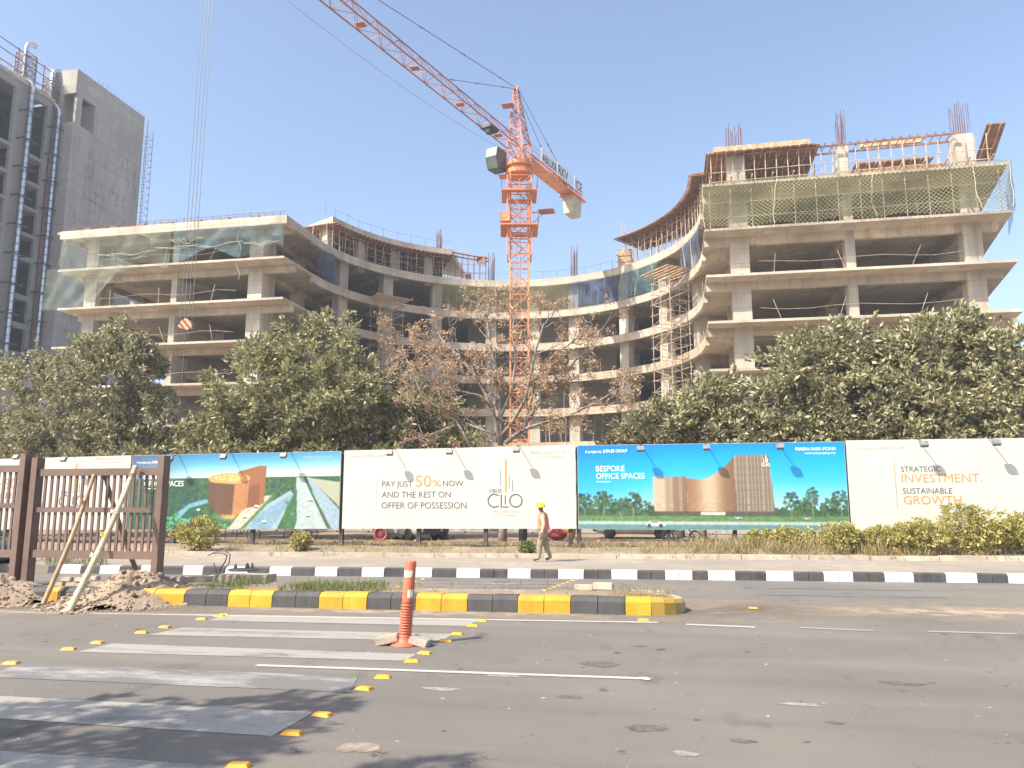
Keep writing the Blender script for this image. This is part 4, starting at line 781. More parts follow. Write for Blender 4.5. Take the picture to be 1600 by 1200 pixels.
# ------------------------------------------------------------------ vegetation
def leaf_cloud(name, mat, parent, cen, out, n, ln, wd, r, spread=.7, droop=.25):
    """n narrow leaves round every twig end; every leaf is an island of its own"""
    N = len(cen)*n; c = np.repeat(cen, n, 0); o = np.repeat(out, n, 0)
    d = o+r.normal(0, spread, (N, 3)); d[:,2] -= droop; d /= np.linalg.norm(d, axis=1, keepdims=True)+1e-9
    l = ln*r.uniform(.6, 1.25, (N, 1)); k = r.normal(0, 1, (N, 3)); s = np.cross(d, k); s /= np.linalg.norm(s, axis=1, keepdims=True)+1e-9; nr = np.cross(s, d)
    b = c+d*l*.12+r.normal(0, ln*.25, (N, 3)); w_ = wd*r.uniform(.7, 1.3, (N, 1))
    V = np.stack([b, b+d*l*.5+s*w_*.5+nr*l*.06, b+d*l-nr*l*.06, b+d*l*.5-s*w_*.5+nr*l*.06], 1).reshape(-1, 3); p = parent; ofs = np.zeros(3)
    while p is not None: ofs = ofs+np.array(p.location); p = p.parent
    me = bpy.data.meshes.new(name); me.vertices.add(4*N); me.vertices.foreach_set('co', (V-ofs).ravel()); me.loops.add(4*N); me.loops.foreach_set('vertex_index', np.arange(4*N)); me.polygons.add(N); me.polygons.foreach_set('loop_start', np.arange(0, 4*N, 4)); me.update(calc_edges=True)
    me.materials.append(mat); ob = bpy.data.objects.new(name, me); C.objects.link(ob); ob.parent = parent; return ob
def crown_points(blobs, n, r, inner=.22):
    wts = np.array([b[3]*b[4]+b[5]*b[4]+b[3]*b[5] for b in blobs]); idx = r.choice(len(blobs), n, p=wts/wts.sum()); B = np.array(blobs)[idx]
    d = r.normal(0, 1, (n, 3)); d /= np.linalg.norm(d, axis=1, keepdims=True); lump = 1+.16*np.sin(d[:,0]*7+idx)*np.cos(d[:,1]*6+idx*2)+.12*np.sin(d[:,2]*9+idx*1.7)
    q = np.where(r.random(n) < inner, r.uniform(.35, .8, n), r.uniform(.8, 1.05, n))*lump
    P = B[:,:3]+d*B[:,3:6]*q[:,None]; keep = np.ones(n, bool)
    for b in blobs:
        rr = np.linalg.norm((P-np.array(b[:3]))/np.array(b[3:6]), axis=1); keep &= ~((rr < .55) & (r.random(n) < .75))
    o = d*.8+np.array([0, 0, .35]); return P[keep], o[keep]
bark = M('grey brown bark', (.20,.15,.11), .95, .35, 4, bump=.8)
dusty = leafmat('dusty evergreen leaves', [(.10,.105,.045),(.27,.26,.125),(.47,.43,.245),(.70,.63,.42)], .25)
olive = leafmat('olive green leaves', [(.10,.11,.04),(.27,.265,.115),(.46,.43,.225),(.68,.62,.39)], .3)
yellowgreen = leafmat('yellow green leaves', [(.16,.16,.04),(.40,.37,.10),(.58,.52,.17),(.70,.60,.26)], .3)
greengrass = leafmat('weed leaves', [(.08,.12,.03),(.17,.22,.06),(.30,.30,.12)], .3)
drygrass = leafmat('dry grass blades', [(.25,.19,.09),(.42,.33,.18),(.36,.34,.14)], .3)
def limb_path(a, b, r, k=4, wob=.12):
    P = [np.array(a, float)]; L = np.linalg.norm(np.array(b)-a)
    for i in range(1, k): t = i/k; P.append(np.array(a)*(1-t)+np.array(b)*t+r.normal(0, wob*L/k, 3)+np.array([0, 0, -.06*L*math.sin(math.pi*t)]))
    return P+[np.array(b, float)]
def tree(base, blobs, label, mat, n=2600, seed=1, group='leafy trees behind the billboards', leaf=(.27,.105), per=9, trunk_r=.17):
    r = np.random.default_rng(seed); e = empty('leafy_tree', base, label, 'tree', group); m = MB(); base = np.array(base, float)
    fork = base+np.array([r.normal(0,.15), r.normal(0,.15), 2.0]); m.path([base+np.array([0,0,-.2]), base+np.array([0,0,.25]), (base+fork)/2+r.normal(0,.06,3), fork], [trunk_r*1.5, trunk_r*1.1, trunk_r*.95, trunk_r*.85], 9)
    for b in blobs:
        c = np.array(b[:3]); m.path(limb_path(fork, c, r), np.linspace(trunk_r*.6, trunk_r*.22, 5), 7)
        for k in range(7):
            d = r.normal(0, 1, 3); d[2] = abs(d[2])*.8-.1; d /= np.linalg.norm(d); m.path(limb_path(c, c+d*np.array(b[3:6])*.9, r, 3), np.linspace(trunk_r*.2, .012, 4), 5)
    m.build('trunk', bark, e, smooth=True); ns = n//11; P, o = crown_points(blobs, ns, r, .18); k = 11; sz = r.uniform(.55, 1.35, (len(P), 1)); far = r.random((len(P), 1)) < .13; P = P+o*np.where(far, .38, 0)
    Q = np.repeat(P, k, 0)+r.normal(0, .22, (len(P)*k, 3))*np.repeat(sz, k, 0)*np.array([1, 1, .75]); oo = np.repeat(o, k, 0)*.55+(Q-np.repeat(P, k, 0))*1.6+np.array([0, 0, .12]); leaf_cloud('crown', mat, e, Q, oo, per, leaf[0], leaf[1], r, .5, .2); return e
def blob(px, py, y, rx, ry, dep=None):
    """crown lobe seen at px, py from the eye, at distance y, radii in photo pixels"""
    c = PY(px, py, y); s = (c-np.array([0,0,EYE]))@FW/FPX; return (c[0], c[1], c[2], rx*s, (dep or (rx+ry)/2)*s, ry*s)
t1 = [blob(55,640,36,62,62), blob(165,600,35.5,70,72), blob(215,590,36,48,58), blob(110,690,35,90,50), blob(235,670,35.5,42,60), blob(20,700,35.5,50,55), blob(190,545,36.2,36,36), blob(42,585,36.4,34,30), blob(180,720,35.2,80,50), blob(60,740,34.8,90,40), blob(230,730,34.8,60,36)]
tree((*G(150,846,.12)[:2]+np.array([-.4,2.2]), .12), t1, 'dusty evergreen tree at the far left, in front of the tall tower', dusty, 6200, 11)
t2 = [blob(395,610,34.5,70,66), blob(500,560,35,58,58), blob(545,620,35,66,70), blob(470,650,34.2,90,60), blob(350,680,34.5,60,42), blob(590,670,35,50,48), blob(415,560,35.2,40,32), blob(440,715,34.4,100,45), blob(360,725,34.2,70,36), blob(540,725,34.4,90,36)]
tree((*(G(455,847,.12)[:2]+np.array([-.2,1.6])), .12), t2, 'dusty evergreen tree left of centre, above the aerial picture board', olive, 6200, 12)
t3 = [blob(665,640,37,36,40), blob(640,690,37,50,32), blob(705,690,37,36,26)]
tree((*G(672,846,.12)[:2]+np.array([0,2.5]), .12), t3, 'low dark evergreen tree just left of the bare tree trunk', olive, 1500, 13, trunk_r=.1)
t4 = [blob(1040,670,34,62,32), blob(1120,640,34.4,60,42), blob(1000,690,34,46,22), blob(1170,690,34,70,40)]
tree((*G(1100,850,.12)[:2]+np.array([0,.8]), .12), t4, 'lower spreading evergreen tree behind the middle of the blue board', dusty, 3000, 14)
t5 = [blob(1265,580,35,58,50), blob(1330,545,35,56,42), blob(1230,640,34.5,70,60), blob(1330,640,34.5,70,66), blob(1390,600,35,56,54), blob(1290,700,34.5,90,40)]
tree((*G(1300,850,.12)[:2]+np.array([0,1.0]), .12), t5, 'tall dusty evergreen tree behind the right end of the blue board', dusty, 4400, 15)
t6 = [blob(1460,550,34.5,60,52), blob(1530,535,35,48,40), blob(1580,580,34.5,56,60), blob(1440,640,34,66,60), blob(1540,650,34,76,60), blob(1620,640,34.5,60,70), blob(1500,700,34,110,40)]
tree((*G(1500,850,.12)[:2]+np.array([0,.8]), .12), t6, 'broad dusty evergreen tree at the far right, above the INVESTMENT board', dusty, 5200, 16)
t7 = [blob(1250,690,33.5,60,26), blob(1400,690,33.5,80,28), blob(1330,690,33.6,60,24)]
# a street tree beside the photographer: its shadow falls on the near crossing
sh = [(-9.6,.2,6.6,1.9,1.9,1.1), (-11.2,-1.2,6.9,1.8,1.8,1.0), (-8.0,-1.1,7.0,1.7,1.6,1.0), (-6.2,-1.9,7.3,1.6,1.4,.8), (-4.6,-2.8,7.2,1.6,1.2,.7), (-12.6,.2,6.3,1.6,1.6,.9), (-2.6,-3.2,7.4,1.3,.9,.6)]
tree((-9.0,-3.6,.14), sh, 'street tree standing on the near footpath beside the camera', olive, 2300, 17, group='street trees on the near footpath', leaf=(.22,.09))
# bare tree with seed clusters in the middle
seed_m = leafmat('dry seed clusters', [(.30,.20,.12),(.50,.34,.21),(.66,.48,.31)], .25); bare_bark = M('pale grey bark', (.25,.205,.17), .9, .3, 5, bump=.6)
def bare_tree():
    r = np.random.default_rng(23); Yt = 32.0; base = np.array([*PY(785,800,Yt)[:2], .12]); e = empty('bare_tree', base, 'nearly leafless tree with tan seed clusters in front of the crane mast', 'tree'); m = MB(); tips = []
    def P(px, py, dy=0): return PY(px, py, Yt+dy)
    fk = P(783, 697); m.path([base-np.array([0,0,.2]), base+np.array([.02,0,.6]), fk], [.21,.165,.15], 10)
    mains = [([(783,697),(775,665),(768,632),(745,590),(720,560),(690,530)], 0, .115), ([(783,690),(782,660),(780,620),(772,570),(764,520),(760,490)], .3, .10), ([(785,680),(800,660),(820,625),(828,590),(838,545),(850,505)], -.4, .10), ([(790,692),(815,672),(832,645),(850,620),(880,590),(905,555)], .5, .115), ([(815,672),(850,660),(890,648),(930,630),(955,615)], -.6, .08),
             ([(777,680),(745,668),(725,660),(690,672),(655,685)], .6, .06), ([(770,640),(750,618),(715,610),(680,600),(655,590)], -.5, .06), ([(735,697),(715,660),(690,625),(680,600),(672,560)], 1.0, .07), ([(783,650),(800,610),(806,560),(800,515),(806,485)], .9, .07), ([(828,640),(835,600),(860,560),(900,530),(930,520)], 1.2, .06), ([(690,640),(660,620),(640,570),(625,540)], .8, .05)]
    def grow(p, d, L, rad, dep):
        k = 3; pts = [p]; q = p.copy(); dd = d.copy()
        for i in range(k): dd = dd+r.normal(0, .16, 3)+np.array([0, 0, .07]); dd /= np.linalg.norm(dd); q = q+dd*L/k; pts.append(q.copy())
        m.path(pts, np.linspace(rad, rad*.55, k+1), 5 if rad > .02 else 4)
        if dep == 0: tips.append((q, dd)); return
        for _ in range(2 if r.random() < .75 else 3):
            v = dd+r.normal(0, .55, 3); v /= np.linalg.norm(v); grow(q, v, L*r.uniform(.6, .85), rad*.55, dep-1)
    for pts, dy, rad in mains:
        W = [P(x, y, dy*i/len(pts)*1.6) for i, (x, y) in enumerate(pts)]; n = len(W); m.path(W, np.linspace(rad, rad*.35, n), 7)
        for i in range(1, n):
            for _ in range(4 if i > 1 else 1):
                d = W[i]-W[i-1]; d /= np.linalg.norm(d); v = d+r.normal(0, .75, 3); v /= np.linalg.norm(v); grow(W[i]*.8+W[i-1]*.2, v, r.uniform(.45, .85), rad*.28+.006, 2)
    m.build('trunk', bare_bark, e, smooth=True); T = np.array([t for t, _ in tips]); D = np.array([d for _, d in tips]); keep = r.random(len(T)) < .66; T, D = T[keep], D[keep]
    cen = np.repeat(T, 8, 0)+r.normal(0, .12, (len(T)*8, 3)); leaf_cloud('seed_clusters', seed_m, e, cen, np.repeat(D, 8, 0)*.3, 5, .12, .05, r, .9, .3)
bare_tree()
tr = MB(); b_ = G(690, 842, .12); tr.path([b_-np.array([0,0,.2]), b_+np.array([0,0,.3]), b_+np.array([.1,.2,1.4]), b_+np.array([.25,.3,2.6])], [.2,.15,.12,.1], 9); tag(tr.build('tree_stump', bark, smooth=True), 'thin bare trunk seen under the cream board, left of the bare tree', 'tree trunk')
# shrubs in front of the boards
def shrub(px, pyb, h_px, w_px, label, mat, seed, group='shrubs before the billboards', zg=.28, n=420, lobes=5):
    b = G(px, pyb, zg); s = np.linalg.norm(b)/FPX; r = np.random.default_rng(seed); h, w_ = h_px*s, w_px*s; e = empty('shrub', (b[0], b[1], zg), label, 'shrub', group); B = []
    for k in range(lobes): B.append((b[0]+w_*r.uniform(-.28,.28), b[1]+r.uniform(-.2,.2), zg+h*r.uniform(.38,.66), w_*r.uniform(.22,.34), w_*r.uniform(.2,.3), h*r.uniform(.26,.36)))
    m = MB()
    for q in B: m.path(limb_path((b[0]+r.normal(0,.05), b[1]+r.normal(0,.05), zg-.05), q[:3], r, 3), [.02,.015,.012,.008], 4)
    m.build('stems', bark, e); P, o = crown_points(B, n, r, .3); leaf_cloud('foliage', mat, e, P, o, 9, .10, .05, r)
shrub(300, 862, 52, 64, 'rounded yellow green shrub beside the right barrier post', yellowgreen, 41)
shrub(462, 862, 26, 44, 'low pale green shrub under the right half of the aerial board', yellowgreen, 42, n=260)
shrub(1185, 862, 34, 60, 'yellow green shrub at the left end of the hedge row', yellowgreen, 43)
shrub(1245, 864, 36, 66, 'leafy yellow green shrub under the right end of the blue board', yellowgreen, 44)
shrub(1305, 866, 44, 78, 'thick shrub below the gap between blue and cream boards', yellowgreen, 45, n=600)
shrub(1375, 866, 42, 84, 'grey green shrub left of the tallest shrub', yellowgreen, 46, n=600)
shrub(1440, 868, 50, 80, 'dense shrub under the word GROWTH', yellowgreen, 47, n=600)
shrub(1512, 868, 74, 84, 'tallest yellow shrub rising over the INVESTMENT board edge', yellowgreen, 48, n=760, lobes=7)
shrub(1572, 868, 46, 70, 'yellow green shrub right of the tallest shrub', yellowgreen, 49, n=560)
shrub(1622, 868, 66, 70, 'shrub cut off by the right edge of the photo', yellowgreen, 50, n=560)
shrub(822, 866, 20, 22, 'small bright green weed bush beside the walking worker', greengrass, 51, n=90, lobes=3)
def grass(name, pts, mat, h, seed, per=7):
    r = np.random.default_rng(seed); P = np.array(pts); leaf_cloud_obj = leaf_cloud(name, mat, None, P, np.tile([0, 0, 1.2], (len(P), 1)), per, h, h*.07, r, .45, 0); return tag(leaf_cloud_obj, kind='stuff')
def verge_pts(n, x0, x1, t0, t1, seed, clump=True):
    r = np.random.default_rng(seed); out = []
    while len(out) < n:
        x = r.uniform(x0, x1); y = BY(x)+.2+r.uniform(t0, t1)
        if clump and vnoise(x*1.9+seed, y*1.7) < r.uniform(-.3, .5): continue
        out.append((x, y, vz(x, y)))
    return out
grass('dry_grass', verge_pts(900, -16, 13, 0, 3.6, 1)+verge_pts(620, -1, 9, .3, 3.2, 2), drygrass, .19, 61, 6); grass('verge_weeds', verge_pts(300, -16, 13, 0, 3.4, 3), greengrass, .16, 62, 6)
grass('dry_scrub', verge_pts(520, .2, 7.5, .5, 2.6, 7), drygrass, .34, 67, 8); grass('beam_weeds', [(x, BY(x)-.03, .2) for x in rng.uniform(-16, 11, 60)], greengrass, .16, 63)
def med_pts(px0, px1, n, seed, t0=.3, t1=1.7):
    r = np.random.default_rng(seed); a, b = mx(px0), mx(px1); return [(x, MY(x)+r.uniform(t0, t1), .23) for x in r.uniform(a, b, n)]
grass('median_grass', med_pts(425, 565, 230, 1, .3, 1.3)+med_pts(285, 350, 90, 2)+med_pts(250,1000,25,3), greengrass, .13, 64, 9); grass('median_dry_grass', med_pts(400, 620, 150, 4)+med_pts(950, 1050, 150, 5, .2, 1.5)+med_pts(40, 1000, 70, 6), drygrass, .09, 65)
grass('kerb_weeds', [(x, KY(x)+.25, .2) for x in rng.uniform(-16.5, -14.8, 60)], greengrass, .2, 66)
# ------------------------------------------------------------------ the curved concrete building under construction
TILT = .0076
LV = [26.85-3.72*k for k in range(8)]           # slab tops, highest first
CX, CYY, RC = -15.05, 65.5, 18.05
def tz(x, z): return z+TILT*(14-x)
def circ(r, th, z=0): return np.array([CX+r*math.cos(th), CYY+r*math.sin(th), z])
def rightx(y): return 24.9+.17*(y-60)
def plan(y0=60.0, rr=RC, xl=-56.4, n=44):
    P = [(rightx(y0), y0), (rightx(96), 96), (xl, 96), (xl, y0), (CX-rr, y0)]
    P += [(CX+rr*math.cos(t), CYY+rr*math.sin(t)) for t in np.linspace(math.pi, 0, n)]; P += [(CX+rr, y0)]; return P
bld = empty('concrete_building', (-15, 60, 0), 'unfinished concrete office building with a deep curved bay between two wings', 'building')
def cap(mb, poly, z0, z1, mi=0):
    """slab with a curved bay: strips from the arc back to the rear line, so the faces stay simple"""
    pts = [(x, tz(x, z0), tz(x, z1), y) for x, y in poly]
    n = len(pts); vs = [(x, y, a) for x, a, b, y in pts]+[(x, y, b) for x, a, b, y in pts]
    mb.add(vs, [(k, (k+1) % n, (k+1) % n+n, k+n) for k in range(n)][::1], mi); b0 = len(mb.v)-2*n
    fr = list(range(4, n)); top = []
    V2 = []; xs = [poly[k][0] for k in fr]
    back = [(x, 96.0) for x in xs]; bi = len(mb.v)
    mb.v += [(x, y, tz(x, z0)) for x, y in back]+[(x, y, tz(x, z1)) for x, y in back]; m_ = len(back)
    F = []
    for j in range(m_-1):
        if abs(xs[j]-xs[j+1]) < 1e-6: continue
        F += [(b0+fr[j], bi+j, bi+j+1, b0+fr[j+1]), (b0+n+fr[j], b0+n+fr[j+1], bi+m_+j+1, bi+m_+j)]
    F += [(b0+2, b0+3, b0+4, bi), (b0+n+2, bi+m_, b0+n+4, b0+n+3), (b0+0, b0+1, bi+m_-1, b0+n-1), (b0+n, b0+n+n-1, bi+2*m_-1, b0+n+1)]
    mb.f += [tuple(int(q) for q in f) for f in F]; mb.m += [mi]*len(F)
def ring(mb, r0, r1, z0, z1, t0=math.pi, t1=0, n=60, mi=0):
    V = []
    for t in np.linspace(t0, t1, n):
        for r, z in ((r0,z0),(r1,z0),(r1,z1),(r0,z1)): p = circ(r, t); V.append((p[0], p[1], tz(p[0], z)))
    mb.add(V, [(4*i+k, 4*i+(k+1)%4, 4*i+4+(k+1)%4, 4*i+4+k) for i in range(n-1) for k in range(4)]+[(0,1,2,3),(4*n-4,4*n-1,4*n-2,4*n-3)], mi)
def tbox(mb, a, b, mi=0):
    x0, y0, z0 = a; x1, y1, z1 = b
    mb.add([(x0,y0,tz(x0,z0)),(x1,y0,tz(x1,z0)),(x1,y1,tz(x1,z0)),(x0,y1,tz(x0,z0)),(x0,y0,tz(x0,z1)),(x1,y0,tz(x1,z1)),(x1,y1,tz(x1,z1)),(x0,y1,tz(x0,z1))], [(0,3,2,1),(4,5,6,7),(0,1,5,4),(1,2,6,5),(2,3,7,6),(3,0,4,7)], mi)
for k, z in enumerate(LV):
    jit = rng.uniform(-.25, .25); m = MB()
    pl = plan(60+jit*.6, RC, -56.4+rng.uniform(-.5,.3)); cap(m, pl, z-.2, z); s = m.build('floor_slab', conc, bld)
    m = MB(); ring(m, RC-.03, RC+.32, z-.80, z+.012)
    for x0, x1 in ((-55.4, CX-RC-.05), (CX+RC+.05, 24.6)):
        tbox(m, (x0, 61.75, z-.85), (x1, 62.2, z-.203))
    for x in (-55.0, -45.2, -37.0, 5.75, 14.0, 22.6): tbox(m, (x-.3, 62.21, z-.80), (x+.3, 95, z-.204))
    for th in (160,142,124,105,90,76,57,40,22):
        t = R(th); a, b = circ(RC+.33, t), circ(29, t); dx = np.array([-math.sin(t), math.cos(t), 0])*.25
        if b[1] < 95: m.add([tuple(np.array([q[0], q[1], tz(q[0], zz)])+s_*dx) for zz in (z-.75, z-.205) for q, s_ in ((a,-1),(b,-1),(b,1),(a,1))], [(0,3,2,1),(0,1,5,4),(1,2,6,5),(2,3,7,6),(3,0,4,7)])
    m.build('edge_beam', conc if k < 3 else soffit, s)
m = MB(); tbox(m, (-56.5, 59.86, LV[0]-.72), (CX-RC+.1, 60.2, LV[0]+.06)); tbox(m, (-56.5, 60.2, LV[0]-.72), (-56.2, 90, LV[0]+.06)); tbox(m, (CX-RC-.32, 60.2, LV[0]-.72), (CX-RC+.1, 66, LV[0]+.05)); m.build('roof_edge', conc, bld)
def column(x0, x1, y0, y1, zt, bars=False, rot=0, ht=2.6, name='column', nb=7):
    m = MB()
    if rot: c = ((x0+x1)/2, (y0+y1)/2); m.box((c[0], c[1], zt/2-.1), (x1-x0, y1-y0, zt+.2), rz=rot)
    else: m.b2((x0, y0, -.2), (x1, y1, zt))
    o = m.build(name, conc_grey, bld)
    if bars:
        m = MB()
        for i in range(nb):
            for yy in (y0+.08, y1-.08): x = x0+.1+(x1-x0-.2)*i/(nb-1); h = ht*rng.uniform(.75, 1.1); m.tube((x, yy, zt-.3), (x+rng.normal(0,.05), yy+rng.normal(0,.05), zt+h), .022, 5)
        m.build('rebar', rustbar, o)
    return o
for x0, x1, zt, b in ((-54.9,-53.6,LV[0]-.2,False), (-45.5,-44.9,LV[0]-.2,False), (-37.6,-36.2,LV[0]-.2,False), (5.05,6.5,29.95,True), (13.7,14.4,30.0,True), (22.1,23.4,30.1,True)):
    column(x0, x1, 61.7, 62.9 if b else 64, tz(x0, zt) if not b else zt, b, nb=8, ht=2.9)
for th in (160,142,124,105,90,76,57,40,22):
    c = circ(RC+1.4, R(th)); column(c[0]-.5, c[0]+.5, c[1]-.6, c[1]+.6, tz(c[0], LV[0]-.2), rot=R(th))
for x, y in [(x, y) for y in (70, 78, 86) for x in (-55,-45.2,-37,5.75,14,22.6)]+[(x, 91) for x in (-29,-21,-12,-4,3)]: column(x-.5, x+.5, y-.6, y+.6, tz(x, LV[0]-.25), name='inner_column')
for px, py0, rad, h, nb in ((768, 440, .34, 3.6, 9), (905, 432, .38, 3.9, 11), (686, 385, .3, 2.2, 8)):
    c = circ(RC+1.2, R({768:105,905:76,686:124}[px])) if px != 686 else PY(686, 385, 83.5); z = tz(c[0], LV[0]) if px != 686 else PY(686, 385, 83.5)[2]-.3
    m = MB()
    for k in range(nb*2): dx, dy = rng.uniform(-rad, rad), rng.uniform(-rad, rad); m.tube((c[0]+dx, c[1]+dy, z), (c[0]+dx*1.15+rng.normal(0,.04), c[1]+dy, z+h*rng.uniform(.62, 1.1)), .025, 4)
    for k in range(9): m.path([(c[0]+rad*sx, c[1]+rad*sy, z+.12+.2*k) for sx, sy in ((-1,-1),(1,-1),(1,1),(-1,1))], .014, 4, closed=True)
    m.build('starter_bars', rustbar, bld)
m = MB(); tbox(m, (-56, 95.6, -.2), (30.5, 96.1, LV[0]-.25)); m.build('rear_wall', unlit_dark, bld)
for x0, x1, y0, y1 in ((-50,-42,80,93), (10,19,76,90), (-24,-6,88.5,95)):
    m = MB(); tbox(m, (x0, y0, -.2), (x1, y1, LV[0]-.21)); m.build('core_wall', conc_dark, bld)
# upper left storey: curved slab on props with shuttering still below
zu = 30.55
def uppoly(r0, t0, t1, n=26): return [circ(r0, t)[:2] for t in np.linspace(t0, t1, n)]
tu0 = math.atan2(68.9-CYY, -33.1-CX); tu1 = math.atan2(82.9-CYY, -24.9-CX)
front = uppoly(RC+.1, tu0, tu1); m = MB(); V = []
for k, p in enumerate(front):
    bk = np.array([p[0]-4.9 if k == 0 else p[0]-4.9+4*k/25, max(p[1]+2.3, 71.5+ .75*k)])
    V += [(p[0], p[1], zu-.75), (bk[0], bk[1], zu-.75), (bk[0], bk[1], zu), (p[0], p[1], zu)]
n = len(front); m.add(V, [(4*i+k, 4*i+(k+1)%4, 4*i+4+(k+1)%4, 4*i+4+k) for i in range(n-1) for k in range(4)]+[(0,1,2,3),(4*n-4,4*n-1,4*n-2,4*n-3)]); m.build('upper_slab', conc, bld)
fw = empty('slab_formwork', (*front[10], LV[0]), 'brown shuttering and props under the raised left roof slab', 'formwork', 'formwork on the roof')
m = MB(); V2 = []
for k, p in enumerate(front):
    d = (np.array([CX, CYY])-p); d /= np.linalg.norm(d); bk = -d*5.0; V2 += [(*(p+d*.5), zu-.80), (*(p+bk), zu-.80), (*(p+bk), zu-.76), (*(p+d*.5), zu-.76)]
m.add(V2, [(4*i+k, 4*i+(k+1)%4, 4*i+4+(k+1)%4, 4*i+4+k) for i in range(n-1) for k in range(4)]+[(0,1,2,3),(4*n-4,4*n-1,4*n-2,4*n-3)]); m.build('deck_board', plywood, fw); m = MB(); mp = MB()
for t in np.linspace(tu0+.02, tu1, 30):
    p = circ(RC+.2, t); d = np.array([math.cos(t), math.sin(t), 0]); m.tube(p-d*.75+[0,0,zu-.9], p+d*4.5+[0,0,zu-.9], .07, 4)
for i, t in enumerate(np.linspace(tu0+.03, tu1, 17)):
    for rr in (RC+.4, RC+2.0, RC+3.6):
        p = circ(rr, t); z0 = tz(p[0], LV[0]); q = MB(); q.tube((p[0]+rng.normal(0,.1), p[1], z0), (p[0], p[1], zu-.95), .045, 6); q.build('prop', pipe_pale, fw)
for zz in (1.0, 1.9, 2.6):
    for rr in (RC+.4, RC+2.0):
        P = [circ(rr, t, LV[0]+zz+.2+rng.normal(0,.08)) for t in np.linspace(tu0, tu1, 18)]; mp.path(P, .03, 4)
m.build('joist', plywood, fw); mp.build('ledger', pipe_pale, fw); m = MB(); ring(m, RC+5.2, RC+5.5, LV[0], zu-.85, tu0-.06, tu1); m.build('dark_back_wall', unlit_dark, fw)  # last ring: dark wall behind the props, interior shade put into its colour
for t in (R(166), R(152), R(139), R(127)): p = circ(RC+1.6, t); q = MB(); q.box((p[0], p[1], LV[0]+1.6), (.7,.9,3.2+.9), rz=t); q.build('column_form', conc_grey, fw)
m = MB(); a = circ(RC+.4, tu1); 
for rr, zz in ((RC+.2, 30.3), (RC+1.4, 30.3)):
    m.path([circ(rr, t, zz-.5*s) for s, t in zip(np.linspace(0, 1, 8), np.linspace(tu1, R(106), 8))], .1, 4)
for t in np.linspace(tu1, R(107), 7):
    for rr in (RC+.3, RC+1.3): p = circ(rr, t); m.tube((p[0], p[1], LV[0]+.2), (p[0], p[1], 30.1), .04, 5)
for zz in (28, 29): m.path([circ(RC+.3, t, zz) for t in np.linspace(tu1, R(107), 7)], .03, 4)
tag(m.build('beam_formwork', plywood), 'thin brown beam formwork on props left of the crane mast', 'formwork', 'formwork on the roof')
c = circ(RC+.1, R(107), 29.9); m = MB(); m.box((c[0]-.6, c[1], 29.6), (1.0,.12,.9)); m.box((c[0]-2.1, c[1], 27.7), (.7,.1,.7)); tag(m.build('shutter_board', plywood), 'small square plywood shutters hung on the beam formwork', 'board')
# right: curved formwork deck, front wing formwork, props
fr = empty('curved_formwork', (2, 72, LV[0]), 'long curved brown shuttering deck rising to the right wing', 'formwork', 'formwork on the roof'); m = MB(); V = []; T = np.linspace(R(56), R(-2), 26)
for k, t in enumerate(T):
    a, b = circ(RC-.7, t), circ(RC+4.5, t); zz = 30.0+.0*k; V += [(a[0],a[1],zz),(b[0],b[1],zz),(b[0],b[1],zz+.12),(a[0],a[1],zz+.12)]
n = len(T); m.add(V, [(4*i+k, 4*i+(k+1)%4, 4*i+4+(k+1)%4, 4*i+4+k) for i in range(n-1) for k in range(4)]+[(0,1,2,3),(4*n-4,4*n-1,4*n-2,4*n-3)]); m.build('deck_board', plywood, fr); m = MB()
for t in np.linspace(R(56), R(-2), 44): a, b = circ(RC-.95, t, 29.9), circ(RC+4.5, t, 29.9); m.tube(a, b, .07, 4)
m.build('joist', plywood, fr)
for t in np.linspace(R(54), R(0), 20):
    for rr in (RC+.3, RC+2.3): p = circ(rr, t); q = MB(); q.tube((p[0], p[1], LV[0]), (p[0], p[1], 29.9), .045, 6); q.build('prop', pipe_pale, fr)
m = MB()
for zz in (27.7, 28.5, 29.3):
    m.path([circ(RC+.3, t, zz+rng.normal(0,.1)) for t in np.linspace(R(54), R(0), 16)], .03, 4)
for i in range(12): t = R(54-4.5*i); m.tube(circ(RC+.3, t, 27), circ(RC+.3, t-R(4), 29.6), .025, 4)
m.build('ledger', pipe_pale, fr)
cf = circ(RC+1.4, R(57)); m = MB(); m.box((cf[0], cf[1], 28.2), (1.5,.12,2.3)); m.box((cf[0]+.8, cf[1]+.6, 28.2), (.12,1.2,2.3))
for zz in (27.3, 28, 28.7): m.box((cf[0], cf[1]-.1, zz), (1.9,.08,.12))
for k in range(10): m.tube((cf[0]-.5+rng.uniform(0,1), cf[1]+.5, 28.5), (cf[0]-.5+rng.uniform(0,1), cf[1]+.5, 32.3+rng.uniform(-.8,.8)), .022, 4)
tag(m.build('column_shutter', plank), 'boxed column shutter with rebar at the low end of the curved deck', 'column shutter')
wf = empty('wing_formwork', (14, 62, LV[0]), 'brown slab shuttering with props on top of the right wing', 'formwork', 'formwork on the roof')
def deck(x0, x1, y0, y1, z, nm='deck_board', mat=plywood, zt=None):
    m = MB(); zt = z if zt is None else zt; m.add([(x0,y0,z),(x1,y0,z),(x1,y1,zt),(x0,y1,zt),(x0,y0,z+.12),(x1,y0,z+.12),(x1,y1,zt+.12),(x0,y1,zt+.12)], [(0,3,2,1),(4,5,6,7),(0,1,5,4),(1,2,6,5),(2,3,7,6),(3,0,4,7)]); m.build(nm, mat, wf); m = MB()
    for x in np.arange(x0+.2, x1, .7): m.tube((x, y0-.35, z-.06), (x, y1, zt-.06), .06, 4)
    m.build('joist', plank, wf)
